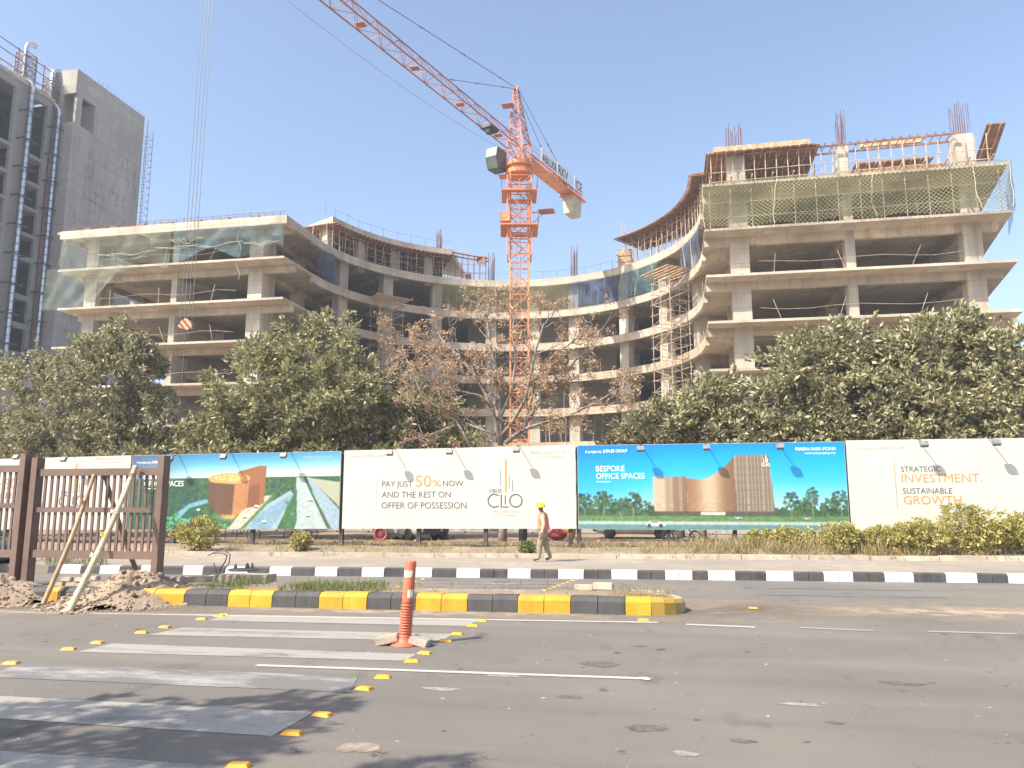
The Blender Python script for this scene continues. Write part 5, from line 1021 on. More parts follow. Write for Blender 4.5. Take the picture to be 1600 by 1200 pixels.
deck(3.4, 12.2, 61.0, 70, 29.95); deck(15.9, 22.0, 66, 73, 30.2); deck(24.2, 25.5, 61.0, 63.8, 30.3, zt=28.6)
m = MB(); m.b2((4.0,60.7,29.95),(11.4,61.0,30.35)); m.build('edge_board', plank, wf); m = MB(); m.b2((15.8,63.6,30.6),(20.4,63.9,31.0)); m.build('edge_board', plank, wf)
m = MB()
for y in (61.2, 62.6): m.tube((6.5, y, 29.75), (22.1, y, 29.95), .09, 4)
for x in np.arange(7, 22, .62): m.tube((x, 61.0, 29.85+.012*x), (x, 63.0, 29.85+.012*x), .04, 4)
m.build('beam_side', plywood, wf)
m = MB(); m.b2((15.4,64.5,27.6),(22.4,64.7,29.0)); m.build('beam_shutter', M('red brown shutter boards', (.34,.15,.09), .8, .3, 2), wf)
for x in np.arange(3.8, 24.5, .85):
    for y in (61.3, 64.2): q = MB(); q.tube((x+rng.normal(0,.06), y, LV[0]), (x, y, 29.8), .04, 6); q.build('prop', pipe_pale, wf)
m = MB()
for zz in (27.6, 28.4): m.tube((3.6, 61.25, zz), (24.5, 61.25, zz+.1), .03, 4); m.tube((3.6, 64.1, zz+.2), (24.5, 64.1, zz-.1), .03, 4)
m.build('ledger', pipe_pale, wf)
for i, x in enumerate(np.arange(3.6, 25, 1.55)):
    m = MB(); m.tube((x, 61.5, LV[0]-.1), (x+.05, 59.3, LV[0]+.35), .06, 5); m.build('outrigger', plank, wf)
# parapet rods and rope rail on roof edges
m = MB()
for t in np.linspace(R(172), R(60), 22):
    p = circ(RC+.4, t); z = tz(p[0], LV[0]) if t < tu1 else zu; m.tube((p[0], p[1], z), (p[0]+rng.normal(0,.1), p[1], z+1.1), .025, 4)
m.path([circ(RC+.4, t, (tz(circ(RC,t)[0], LV[0]) if t < tu1-.02 else zu)+1.0+.06*math.sin(t*25)) for t in np.linspace(R(168), R(60), 60)], .014, 4); m.build('edge_rail', cable, bld)
m = MB()
for x in np.arange(-55.5, CX-RC, .75):
    z = tz(x, LV[0]); m.tube((x, 60.05, z), (x+rng.normal(0,.05), 60.05, z+.55*rng.uniform(.8,1.2)), .02, 4)
for zz in (.3, .5): m.tube((-56.2, 60.05, tz(-56.2, LV[0])+zz), (CX-RC, 60.05, tz(CX-RC, LV[0])+zz), .018, 4)
m.build('parapet_rods', rustbar, bld)
m = MB()
for x in np.arange(-54, -34, 2.9): m.b2((x, 59.9, tz(x, LV[0])+.08), (x+.75, 60.5, tz(x, LV[0])+.26))
tag(m.build('roof_planks', plywood), 'short dark planks laid along the left wing roof edge', 'planks')
# handrail pipes, leaning rods and slab junk seen between the floors
for k in range(1, 5):
    z = LV[k]
    for x0, x1 in ((7, 21.5), (-52, -38)):
        MB().path([(x, 60.5+.1*math.sin(x), tz(x, z)+.95+.14*math.sin(x*.8+k)) for x in np.linspace(x0, x1, 9)], .018, 4).build('guard_rope', pipe_pale, bld)
        for x in np.arange(x0+1, x1, 5.3): MB().tube((x+rng.normal(0,.5), 60.6, tz(x, z)), (x+rng.normal(0,.25), 60.7, tz(x, z)+1.7), .022, 4).build('guard_pipe', pipe_pale, bld)
    for t in np.linspace(R(160), R(12), 12):
        p = circ(RC+.5, t); MB().tube((p[0], p[1], tz(p[0], z)), (p[0]+rng.normal(0,.2), p[1]+rng.normal(0,.2), tz(p[0], z)+rng.uniform(1.1, 2.4)), .024, 4).build('guard_pipe', pipe_pale, bld)
for k in range(60):
    t = R(rng.uniform(68, 118)); p = circ(RC+rng.uniform(.5, 4), t); lv = LV[int(rng.integers(5, 7))]; MB().tube((p[0], p[1], lv), (p[0]+rng.normal(0,.3), p[1], lv+3.5), .035, 4).build('floor_prop', pipe_pale, bld)
for k in range(14):
    lv = LV[int(rng.integers(5, 7))]+rng.uniform(.6, 3); MB().path([circ(RC+.8+rng.uniform(0,1.5), R(t), lv) for t in np.linspace(70, 118, 10)], .022, 4).build('prop_ledger', pipe_pale, bld)
# stacked boards, sand and odd shutters left on the floors
for k in range(1, 6):
    for th in rng.uniform(15, 165, 4):
        p = circ(RC+rng.uniform(1.2, 3.0), R(th)); n_ = int(rng.integers(2, 6)); m = MB()
        for q in range(n_): m.box((p[0]+rng.normal(0,.06), p[1]+rng.normal(0,.06), tz(p[0], LV[k])+.07+.13*q), (rng.uniform(1.6,2.6),.5,.1), rz=R(th)+rng.normal(0,.3))
        m.build('board_stack', plank if rng.random() < .6 else plywood, bld)
# ------------------------------------------------------------------ safety nets
net_y = netmat('olive cord net', (.20,.19,.09), .33, .17, .20); net_t = netmat('teal mesh net', (.15,.28,.31), .16, .16, .34, .5); net_b = netmat('blue mesh net', (.07,.11,.20), .16, .2, .6, .5); net_p = netmat('pale teal mesh', (.34,.40,.33), .14, .2, .16, .35)
nets = []; rope_mat = M('pale net rope', (.50,.47,.32), .8, .2, 6, bump=0)
def net(f, L, H, mat, label, nu=60, nv=14):
    me = bpy.data.meshes.new('safety_net'); V = []; uvs = []
    for j in range(nv+1):
        for i in range(nu+1): u, v = i/nu, j/nv; V.append(tuple(float(q) for q in f(u, v))); uvs.append((u*L, v*H))
    F = [(j*(nu+1)+i, j*(nu+1)+i+1, (j+1)*(nu+1)+i+1, (j+1)*(nu+1)+i) for j in range(nv) for i in range(nu)]; me.from_pydata(V, [], F); uv = me.uv_layers.new(name='UVMap')
    for lp in me.loops: uv.data[lp.index].uv = uvs[lp.vertex_index]
    me.materials.append(mat); me.polygons.foreach_set('use_smooth', [True]*len(F)); nets.append(None); o = bpy.data.objects.new('safety_net', me); C.objects.link(o); nets[-1] = o; return tag(o, label, 'safety net', 'safety nets on the building')
def billow(u, v, a, s): return a*math.sin(math.pi*v)*(math.sin(u*9+s)+.6*math.sin(u*23+2*s+v*3))
net(lambda u, v: (2.7+22.3*u, 59.55+billow(u, v, .28, 1), LV[0]+.02-3.72*v+.12*math.sin(u*31)*v), 22.3, 3.7, net_y, 'olive corded net across the whole top storey of the right wing', 90)
net(lambda u, v: (25.0+2.2*u, 59.6+7*u+billow(u, v, .2, 3), LV[0]-.1-3.6*v), 6, 3.6, net_b, 'blue net wrapped round the right end of the top storey', 24)
def arcnet(a0, a1, mat, label, z, h=3.0, s=0., r=RC-.12): net(lambda u, v: (lambda p: (p[0], p[1], tz(p[0], z-.72)-h*v))(circ(r-abs(billow(u, v, .12, s)), R(a0+(a1-a0)*u))), abs(R(a1-a0))*RC, h, mat, label)
arcnet(126, 76.5, net_y, 'olive corded net along the middle of the curved bay, behind the crane', LV[0]); arcnet(76.2, 56, net_b, 'dark blue net on the curved bay right of the crane', LV[0], s=2); arcnet(55.5, 38, net_t, 'torn teal net on the curved bay, left of the tall scaffold', LV[0], s=3); arcnet(24, 2, net_b, 'blue net at the curve beside the right wing corner', LV[0], s=4)
arcnet(179, 168, net_b, 'dark blue net where the left wing turns into the curve', LV[0], s=5)
net(lambda u, v: (-56.0+11.5*u, 59.7+billow(u, v, .2, 4), tz(-50, LV[0])-.6-(3.4+.35*math.sin(u*14))*v), 11.5, 3.4, net_p, 'pale torn net at the left end of the top floor, left wing')
net(lambda u, v: (-44.2+11.0*u, 59.75+billow(u, v, .2, 6), tz(-40, LV[0])-.66-(2.5+.5*math.sin(u*11+1))*v), 11, 2.6, net_t, 'teal net with ragged hem on the right half of the left wing top floor')
net(lambda u, v: (-57.0+8.2*u*(1-.35*v), 59.2-.3*v+billow(u, v, .2, 8), tz(-52, LV[1])-.15-4.0*v), 8, 4, net_p, 'loose pale net hanging below the left corner of the left wing')
def rope(pts, owner, r=.022): q = MB(); q.path(pts, r, 4); q.build('rope', rope_mat, owner)
nW, nE, nC, nBl, nT, nBR, nBL, nP1, nT2, nP3 = nets
for a, b, z, sag, ow in ((-52,-46,LV[0]-2.6,.5,nP1), (-46,-37,LV[0]-2.3,.6,nT2), (-37,-33.5,LV[0]-2.4,.5,nT2), (-44.5,-41,LV[0]-1.6,.9,nT2)):
    for s_ in (-1, 1): rope([(a+(b-a)*t, 59.6, tz(a, z)+s_*sag*.3*math.sin(math.pi*t*(3.3 if s_ > 0 else 4.6)+a)*math.sin(math.pi*t)-sag*.3*math.sin(math.pi*t)) for t in np.linspace(0, 1, 22)], ow, .022)
rope([(-37.4+.25*math.sin(t*9), 59.6, tz(-37, LV[0])-3.4*t) for t in np.linspace(-.05, 1.7, 14)], nT2); rope([(-55.8+.4*math.sin(t*5), 59.5, tz(-55, LV[0])-.7-3.0*t) for t in np.linspace(0, 1, 8)], nP1); rope([(-46+.2*math.sin(t*9)-2.2*(t-.5)**2*4, 59.5, tz(-46, LV[0])-.7-2.6*t) for t in np.linspace(0, 1, 10)], nT2)
for a, ow in ((40, nT), (48, nT), (55, nT), (20, nBR), (13, nBR)): rope([circ(RC-.3, R(a+.8*math.sin(t*4+a)), tz(0, LV[0])-.8-3*t) for t in np.linspace(0, 1, 12)], ow)
for x, am in ((3.0, .05), (8.4, .18), (15.6, .3), (22.6, .2), (24.8, .06)): rope([(x+am*math.sin(t*3.1+x)+.05*math.sin(t*11+x), 59.45, LV[0]-.1-3.6*t) for t in np.linspace(0, 1, 12)], nW, .024)
for x in np.arange(3.5, 24.8, 1.6): MB().tube((x, 60.15, LV[1]), (x, 60.15, LV[0]-.2), .035, 5).build('net_pole', pipe_pale, bld)
for zz in (1.0, 2.2): MB().tube((3, 60.1, LV[1]+zz), (24.8, 60.1, LV[1]+zz), .025, 4).build('net_pole', pipe_pale, bld)
for t in np.linspace(R(120), R(56), 26): p = circ(RC+.6, t); MB().tube((p[0], p[1], tz(p[0], LV[1])), (p[0], p[1], tz(p[0], LV[1])+rng.uniform(2.2, 3)), .03, 4).build('net_pole', pipe_pale, bld)
# ------------------------------------------------------------------ scaffold towers
def scaffold(c, wx, wy, z0, z1, rz, label, step=1.05, nx=3, top=True):
    e = empty('scaffold_tower', (c[0], c[1], z0), label, 'scaffold', 'scaffold towers in the curved bay'); ca, sa = math.cos(rz), math.sin(rz); T = lambda x, y, z: (c[0]+x*ca-y*sa, c[1]+x*sa+y*ca, z)
    xs = np.linspace(-wx/2, wx/2, nx); m = MB()
    for x in xs:
        for y in (-wy/2, wy/2): m.tube(T(x, y, z0), T(x, y, z1), .04, 5)
    m.build('standard', pipe_pale, e); m = MB(); d = MB(); z = z0+.6; k = 0
    while z < z1:
        for y in (-wy/2, wy/2): m.tube(T(-wx/2-.3, y, z), T(wx/2+.3, y, z+rng.normal(0,.03)), .032, 4)
        for x in xs: m.tube(T(x, -wy/2-.2, z), T(x, wy/2+.2, z), .032, 4)
        if z+step < z1: s = 1 if k % 2 else -1; d.tube(T(-s*wx/2, -wy/2, z), T(s*wx/2, -wy/2, z+step), .03, 4); d.tube(T(wx/2, -s*wy/2, z), T(wx/2, s*wy/2, z+step), .03, 4)
        z += step; k += 1
    m.build('ledger', pipe_pale, e); d.build('brace', pipe_pale, e)
    if top:
        m = MB()
        for y in np.linspace(-wy/2-.6, wy/2+.6, 7): m.box(T(0, y, z1+.05+.02*rng.normal()), (wx+1.5, .36, .06), rz=rz+rng.normal(0,.05))
        m.build('platform', plank, e)
zb = PY(608, 470, 75.5)[2]; c = PY(605, 470, 75.5); scaffold((c[0], c[1]), 2.7, 2.2, 0, c[2], R(48), 'pale pipe scaffold with a plank roof on the left side of the curved bay')
c = PY(1046, 428, 72.3); scaffold((c[0], c[1]), 2.7, 2.2, 0, c[2], R(-52), 'pale pipe scaffold with a plank roof on the right side of the curved bay')
# ------------------------------------------------------------------ tower crane
MXX, MYY = -13.9, 70.0; JA = R(18); JD = np.array([-math.sin(JA), -math.cos(JA), 0]); JN = np.array([math.cos(JA), -math.sin(JA), 0])
cr = empty('tower_crane', (MXX, MYY, 0), 'orange tower crane standing in the curved bay, jib reaching to the upper left', 'crane')
hw = .86; MR = R(12)
def sq(z, h=hw, rot=MR): return [(MXX+h*(sx*math.cos(rot)-sy*math.sin(rot)), MYY+h*(sx*math.sin(rot)+sy*math.cos(rot)), z) for sx, sy in ((-1,-1),(1,-1),(1,1),(-1,1))]
m = MB(); m.lattice(sq(0), sq(33.6), 22, .10, .045)
for z in np.arange(0, 33.6, 3.05): m.path(sq(z, hw+.02), .07, 4, closed=True)
m.build('mast', orange, cr); m = MB()
for s in (-.2, .2): m.tube((MXX+s, MYY-.3, 0), (MXX+s, MYY-.3, 33), .025, 4)
for z in np.arange(.3, 33, .4): m.tube((MXX-.2, MYY-.3, z), (MXX+.2, MYY-.3, z), .015, 4)
m.build('ladder', orange_pale, cr)
m = MB(); m.lattice(sq(25.2, hw+.28), sq(33.2, hw+.28), 4, .085, .05)
m.build('climbing_frame', orange, cr)
def platform(z, w0, w1, rail=True):
    p = MB(); a, b = sq(z, w1), sq(z, w0)
    for i in range(4): j = (i+1) % 4; p.add([a[i], a[j], b[j], b[i]]+[(*q[:2], q[2]-.14) for q in (a[i], a[j], b[j], b[i])], [(0,1,2,3),(7,6,5,4),(0,4,5,1),(2,6,7,3)])
    o = p.build('platform', orange, cr); r = MB()
    for zz in (.55, 1.05): r.path(sq(z+zz, w1), .022, 4, closed=True)
    for i in range(4):
        for t in np.linspace(0, 1, 5): q = np.array(a[i])*(1-t)+np.array(a[(i+1)%4])*t; r.tube(q, q+[0,0,1.05], .02, 4)
    r.build('railing', orange_pale, o)
platform(28.1, hw+.15, hw+.95); platform(31.6, hw+.15, hw+.85)
m = MB(); m.box((MXX+2.75, MYY-.3, 29.6), (1.5,1.3,.05))
for k in range(5): m.box((MXX+2.05+.35*k, MYY-.3, 29.65), (.04,1.3,.05))
m.tube((MXX+1.2, MYY-.3, 29.6), (MXX+2.1, MYY-.3, 29.6), .06, 5); m.tube((MXX+1.2, MYY-.3, 28.4), (MXX+2.6, MYY-.3, 29.55), .04, 5); m.build('landing_tray', orange_pale, cr)
c = np.array(sq(29.1, hw+.7)[0]); m = MB(); m.box(c+[.2,.2,-.3], (.9,.7,.9)); m.tube(c+[.4,.4,-.7], c+[.7,.6,-2.2], .16, 8); m.build('hydraulic_pack', orange, cr)
# slewing unit, cab
m = MB(); m.lathe((MXX, MYY, 33.5), [(1.0,0),(1.35,.1),(1.35,.5),(1.15,.55),(1.15,.85),(1.4,.9),(1.4,1.25),(1.0,1.3)], 24); m.build('slewing_ring', orange, cr)
def jp(s, n, z): p = np.array([MXX, MYY, 0])+JD*s+JN*n; return (p[0], p[1], z)
m = MB(); m.lattice([jp(.9,.8,34.8), jp(.9,-.8,34.8), jp(-.9,-.8,34.8), jp(-.9,.8,34.8)], [jp(.9,.8,37.2), jp(.9,-.8,37.2), jp(-.9,-.8,37.2), jp(-.9,.8,37.2)], 2, .11, .06); m.build('tower_head_base', orange, cr)
m = MB(); A = [jp(.9,.75,37.2), jp(.9,-.75,37.2), jp(-.8,-.75,37.2), jp(-.8,.75,37.2)]; B = [jp(.75,.18,42.4), jp(.75,-.18,42.4), jp(.4,-.18,42.4), jp(.4,.18,42.4)]; m.lattice(A, B, 8, .085, .04); m.box(jp(.6,0,42.5), (.5,.5,.35)); m.b2(np.array(jp(1.6,-.35,40.3))-[.6,.5,0], np.array(jp(1.6,-.35,40.3))+[.5,.5,.06]); m.build('tower_head', orange_pale, cr)
cb = np.array(jp(1.5, -1.75, 34.9)); cbm = MB(); w_, d_, h_ = .62, .95, 1.15
def CB(s, n, z): return tuple(cb+JD*s+JN*n+np.array([0, 0, z]))
P = [CB(-d_,-w_,-h_*.75), CB(d_*.55,-w_,-h_*.85), CB(d_*1.05,-w_,h_*.1), CB(d_*.8,-w_,h_), CB(-d_,-w_,h_)]; Q = [CB(-d_,w_,-h_*.75), CB(d_*.55,w_,-h_*.85), CB(d_*1.05,w_,h_*.1), CB(d_*.8,w_,h_), CB(-d_,w_,h_)]
cbm.add(P+Q, [(0,1,2,3,4),(9,8,7,6,5)]+[(k, k+5, (k+1)%5+5, (k+1)%5) for k in range(5)]); cab = cbm.build('cab', M('grey cab shell', (.05,.05,.048), .5, .2, 3, bump=0), cr)
def inset(pts, off):
    pts = [np.array(p) for p in pts]; c = sum(pts)/len(pts); nn = np.cross(pts[1]-pts[0], pts[2]-pts[0]); nn /= np.linalg.norm(nn); nn *= np.sign(nn@(c-cb)); q = MB(); q.add([tuple(c+(p-c)*.88+nn*off) for p in pts], [tuple(range(len(pts)))]); return q
cabglass = M('tinted cab glass', (.10,.125,.12), .25, .3, 1.5, bump=0)
for f in ([P[2],Q[2],Q[3],P[3]], [P[1],Q[1],Q[2],P[2]], [P[1],P[2],P[3],P[4],P[0]], [Q[1],Q[2],Q[3],Q[4],Q[0]]): inset(f, .012).build('window', cabglass, cab)
m = MB(); m.tube(jp(.9,-.8,36.0), CB(0,w_,h_), .06, 5); m.tube(jp(-.4,-.8,34.6), CB(-.4,w_,-.6), .06, 5); m.build('cab_bracket', orange, cr); m = MB(); m.b2(np.array(CB(-1.6,.0,-1.0))-[.5,.5,0], np.array(CB(-1.6,.0,-1.0))+[.5,.5,.06]); m.build('cab_step', orange, cr)
# jib
Z0, Z1, W2 = 36.1, 37.45, .62
m = MB(); m.lattice([jp(1.1,W2,Z0), jp(1.1,-W2,Z0), jp(1.1,0,Z1)], [jp(48,W2,Z0), jp(48,-W2,Z0), jp(48,0,Z1)], 34, .06, .026)
for s in np.arange(4, 48, 6.5): m.b2(np.array(jp(s,0,Z0-.03))-[.35,.3,0], np.array(jp(s,0,Z0-.03))+[.35,.3,.05])
m.build('jib', orange_pale, cr)
m = MB(); m.b2((-.3,-.3,0),(0,0,0)) if False else None
m.box(jp(5.6,0,Z0-.12), (1.1,1.5,.22), rz=-JA); m.box(jp(5.9,.1,Z0-.45), (.5,.6,.4), rz=-JA); m.build('service_basket', dark_steel, cr)
m = MB(); TS = 36.3; m.box(jp(TS,0,Z0-.15), (1.2,1.6,.25), rz=-JA)
for a in (-.5,.5):
    for b in (-.6,.6): m.lathe(jp(TS+b,a,Z0-.02), [(.14,-.05),(.14,.05)], 10, axis=0)
m.build('trolley', orange_pale, cr)
hp = PY(292, 507, MYY+JD[1]*TS); hook = jp(TS, 0, hp[2]); m = MB(); rr = RT*.2
for k in (-1.6,-.55,.5,1.55): a = np.array(jp(TS,0,Z0-.2))+RT*.19*k; b = np.array(hook)+RT*.19*k+[0,0,.3]; m.tube(a, b, .016, 4)
m.build('hoist_rope', cable, cr)
strip_m = NT('red and cream warning stripes'); tc_ = strip_m.new('TexCoord'); wv = strip_m.new('TexWave', bands_direction='DIAGONAL'); wv.inputs['Scale'].default_value = 1.6; strip_m.L(tc_.outputs['Object'], wv.inputs[0]); gt = strip_m.new('Math', operation='GREATER_THAN'); gt.inputs[1].default_value = .5; strip_m.L(wv.outputs['Fac'], gt.inputs[0]); strip_m.L(strip_m.mix(gt.outputs[0], (.30,.07,.04), (.62,.42,.26)), strip_m.b.inputs['Base Color'])
m = MB(); V = []; rk = [(-.36,-.12),(-.16,.22),(.06,.3),(.34,.10),(.34,-.20),(.10,-.32),(-.2,-.22)]
Fp = [np.array(hook)+RT*u*1.05+np.array([0,0,v*1.05]) for u, v in rk]; bk = np.array([RT[1],-RT[0],0])*.16; m.add([tuple(p+bk) for p in Fp]+[tuple(p-bk) for p in Fp], [tuple(range(7)), tuple(range(13,6,-1))]+[(k, k+7, (k+1)%7+7, (k+1)%7) for k in range(7)]); hb = m.build('hook_block', strip_m.m, cr)
m = MB(); zl = PY(282, 640, MYY+JD[1]*TS)[2]; a = np.array(hook); m.tube(a+[.0,0,-.3], (a[0]-.05,a[1],zl+.12), .012, 4); m.path([(a[0]-.05+.09*math.cos(t), a[1], zl+.09*math.sin(t)) for t in np.linspace(0,6.28,10)[:-1]], .018, 4, closed=True); m.build('sling', cable, hb)
# counter jib, sign boards, ballast
m = MB(); m.lattice([jp(-.9,.7,36.2), jp(-.9,-.7,36.2), jp(-.9,-.7,35.75), jp(-.9,.7,35.75)], [jp(-13.3,.7,36.2), jp(-13.3,-.7,36.2), jp(-13.3,-.7,35.75), jp(-13.3,.7,35.75)], 10, .08, .04)
m.add([jp(-1,.7,35.74), jp(-13.3,.7,35.74), jp(-13.3,-.7,35.74), jp(-1,-.7,35.74), jp(-1,.7,35.70), jp(-13.3,.7,35.70), jp(-13.3,-.7,35.70), jp(-1,-.7,35.70)], [(0,1,2,3),(7,6,5,4),(0,4,5,1),(1,5,6,2),(2,6,7,3),(3,7,4,0)])
cj = m.build('counter_jib', orange, cr); m = MB()
for n_ in (-.72, .72):
    for zz in (.55, 1.05): m.tube(jp(-1.5,n_,36.2+zz), jp(-13.3,n_,36.2+zz), .022, 4)
    for s in np.arange(1.5, 13.4, 1.3): m.tube(jp(-s,n_,36.2), jp(-s,n_,37.25), .02, 4)
m.build('railing', orange_pale, cj)
m = MB(); m.b2(np.array(jp(-9.5,0,36.25))-[.5,.7,0], np.array(jp(-9.5,0,36.25))+[.5,.7,.9]); m.lathe(jp(-7.6,0,36.7), [(.4,-.5),(.4,.5)], 14, axis=0); m.build('hoist_winch', dark_steel, cj, bevel=.05)
signm = M('white sign board', (.74,.74,.76), .5, .06, 3, bump=0)
def sign_letters(s, s0, s1, z0, cap):
    cu = bpy.data.curves.new('txt', 'FONT'); cu.body = s; cu.size = 1; cu.offset = .02; ob = bpy.data.objects.new('txt', cu); C.objects.link(ob); dg = bpy.context.evaluated_depsgraph_get(); me = bpy.data.meshes.new_from_object(ob.evaluated_get(dg)); bpy.data.objects.remove(ob)
    V = np.array([v.co[:] for v in me.vertices]); a, b = V.min(0), V.max(0); t = (V[:,0]-a[0])/(b[0]-a[0]); W = np.array([jp(-(s0+(s1-s0)*q), +.80, z0+v/.7*cap) for q, v in zip(t, V[:,1])])-np.array(cr.location)-np.array(cj.location)
    me.vertices.foreach_set('co', W.ravel()); me.materials.clear(); me.materials.append(ink_navy); me.update(); me.name = 'sign_lettering'; o = bpy.data.objects.new('sign_lettering', me); C.objects.link(o); o.parent = cj
for s0, s1 in ((3.2, 6.9), (6.95, 9.6), (11.2, 13.2)):
    m = MB(); P = [jp(-s0,.76,36.25), jp(-s1,.76,36.25), jp(-s1,.76,37.75), jp(-s0,.76,37.75)]; Q = [jp(-s0,.79,36.25), jp(-s1,.79,36.25), jp(-s1,.79,37.75), jp(-s0,.79,37.75)]
    m.add(P+Q, [(0,1,2,3),(7,6,5,4),(0,4,5,1),(1,5,6,2),(2,6,7,3),(3,7,4,0)]); m.build('sign_panel', signm, cj)
sign_letters('RKV', 7.1, 9.5, 36.45, 1.05); sign_letters('ICE', 11.4, 13.1, 36.45, 1.05); sign_letters('ABLUSE', 3.4, 6.7, 36.45, .8)
m = MB()
for k in range(5): s = 11.1+.42*k; m.add([jp(-s,.72,35.6), jp(-s-.36,.72,35.6), jp(-s-.36,-.72,35.6), jp(-s,-.72,35.6), jp(-s,.55,33.6), jp(-s-.36,.55,33.6), jp(-s-.36,-.55,33.6), jp(-s,-.55,33.6)], [(3,2,1,0),(4,5,6,7),(0,1,5,4),(1,2,6,5),(2,3,7,6),(3,0,4,7)])
m.build('counterweight', M('ballast concrete', (.50,.45,.36), .9, .12, 1.5), cr); m = MB(); m.add([jp(-10.6,.95,35.68), jp(-13.9,.95,35.68), jp(-13.9,-.95,35.68), jp(-10.6,-.95,35.68), jp(-10.6,.95,35.58), jp(-13.9,.95,35.58), jp(-13.9,-.95,35.58), jp(-10.6,-.95,35.58)], [(0,1,2,3),(7,6,5,4),(0,4,5,1),(1,5,6,2),(2,6,7,3),(3,7,4,0)]); m.build('ballast_tray', orange, cr)
def tie(a, b, kn, r=.035):
    m = MB(); a, b = np.array(a), np.array(b); m.tube(a, b, r, 5)
    for t in kn: q = a+(b-a)*t; d = (b-a)/np.linalg.norm(b-a); m.tube(q-d*.2, q+d*.2, .07, 5)
    m.build('tie_bar', cable, cr)
tie(jp(.6,0,42.5), jp(12.3,0,Z1+.1), (.22,.62,.95)); tie(jp(.6,0,42.6), jp(32,0,Z1+.1), (.1,.3,.5,.72))
for n_ in (-.5, .5): tie(jp(.4,n_*.3,42.5), jp(-10.2,n_*1.3,36.3), (.55,.62), .028)
m = MB(); m.path([np.array(jp(1+46*t, -.9, 36.0-2.2*math.sin(math.pi*t)**.8*.7)) for t in np.linspace(0, 1, 16)], .014, 4); m.build('slack_cable', cable, cr)
# ------------------------------------------------------------------ tall concrete tower at the left
tw = empty('concrete_tower', (-87, 75, 0), 'tall unfinished grey concrete tower at the left edge', 'building')
XF = -87.0; ZR = 59.7; FH = 3.32; slots = []
def wallx(mb, x, y0, y1, z0, z1, holes, th=.5):
    """wall facing +x with real openings: holes as (y0, y1, z0, z1) on a regular grid"""
    ys = sorted({y0, y1, *[h[0] for h in holes], *[h[1] for h in holes]}); 
    for a, b in zip(ys[:-1], ys[1:]):
        hz = sorted([(h[2], h[3]) for h in holes if h[0] <= a+1e-6 and h[1] >= b-1e-6]); z = z0
        for p, q in hz:
            if p > z: mb.b2((x-th, a, z), (x, b, p))
            z = q
        if z < z1: mb.b2((x-th, a, z), (x, b, z1))
holes = []
zl_ = [(50.4,58.6),(46.5,49.9),(42.8,46.0),(39.0,42.4),(35.7,38.5),(30.2,35.0),(26.3,29.5),(22.3,25.5),(18.5,21.7),(14.7,17.9),(11,14.2),(7,10.2)]
for y0, y1 in ((85.2,87.8),(79.2,82.3),(73.6,76.6),(68,71),(62.4,65.4)):
    for a, b in zl_: holes.append((y0, y1, a, b))
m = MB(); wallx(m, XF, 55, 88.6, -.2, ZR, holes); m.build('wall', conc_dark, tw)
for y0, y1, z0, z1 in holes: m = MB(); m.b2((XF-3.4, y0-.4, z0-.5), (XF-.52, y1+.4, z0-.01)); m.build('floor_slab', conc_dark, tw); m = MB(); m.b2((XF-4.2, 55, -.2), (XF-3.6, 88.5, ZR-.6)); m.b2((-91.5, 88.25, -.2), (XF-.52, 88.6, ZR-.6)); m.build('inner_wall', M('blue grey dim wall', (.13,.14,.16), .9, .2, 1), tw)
m = MB(); m.b2((XF-.9, 55, ZR), (XF+.22, 88.8, ZR+.5)); m.build('parapet', conc_grey, tw)
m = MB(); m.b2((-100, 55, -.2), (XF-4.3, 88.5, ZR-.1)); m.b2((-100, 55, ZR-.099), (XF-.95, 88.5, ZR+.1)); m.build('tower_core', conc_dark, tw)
XB = -84.2; ZB = 65.3; oy0, oy1 = PX(130, 190, XB)[1]+.2, PX(150, 190, XB)[1]; oz1 = PX(138, 158, XB)[2]; oz0 = PX(138, 205, XB)[2]
m = MB(); wallx(m, XB, 90, 104.4, -.2, ZB, [(91.0, 93.6, oz0, oz1)], .5); m.b2((-87.6, 89.6, -.2), (XB-.0, 90, oz0)); m.b2((-87.6, 89.6, oz1), (XB-.0, 90, ZB)); m.b2((-87.6, 89.62, oz0), (-86.4, 90, oz1)); m.b2((-88, 90, ZB-.4), (XB-.5, 104.4, ZB-.02)); m.b2((-88.2,88.7,-.2),(-87.7,104.4,ZB)); m.b2((XB-.5,93.7,oz0-.3),(-88,94,oz1+.2)); m.b2((XB-.51, 90.01, oz0-.4), (-87.9, 94, oz0)); m.b2((-87.7,104,-.2),(XB-.5,104.4,ZB)); m.build('stair_block', M('tower concrete', (.46,.43,.38), .9, .15, 1, big=(.12,.66), streak=(.45,.6), joints=3.3), tw)
m = MB()
for y in np.arange(94, 104.3, .9): m.tube((XB-.2, y, ZB), (XB-.2+rng.normal(0,.05), y, ZB+.9), .03, 4)
m.build('rebar', rustbar, tw); m = MB()
for k in range(95):
    y = rng.uniform(90.6, 104); z = rng.uniform(22, 56); m.tube((XB+.06, y, z), (XB+.10, y, z+rng.uniform(.8, 2.6)), .016, 4)
for k in range(40): y = rng.uniform(90.3, 97); z = rng.uniform(22, 50); m.tube((XB+.07, y, z), (XB+.07, y+rng.uniform(1, 3), z), .018, 4)
tag(m.build('wall_rods', rustbar, tw), kind='stuff')
m = MB()
for z in np.arange(10, 64, 3.32): m.b2((XB+.0, 90.1, z), (XB+.03, 104.3, z+.05))
m.build('pour_line', conc_dark, tw)
m = MB(); yr = PX(96, 300, XF+1.1)[1]; m.b2((XF+.05, 88.75, 4), (XF+.9, 89.4, 52.5)); m.build('hoist_shaft', M('dusty red hoist steel', (.24,.13,.125), .8, .3, 1.5), tw)
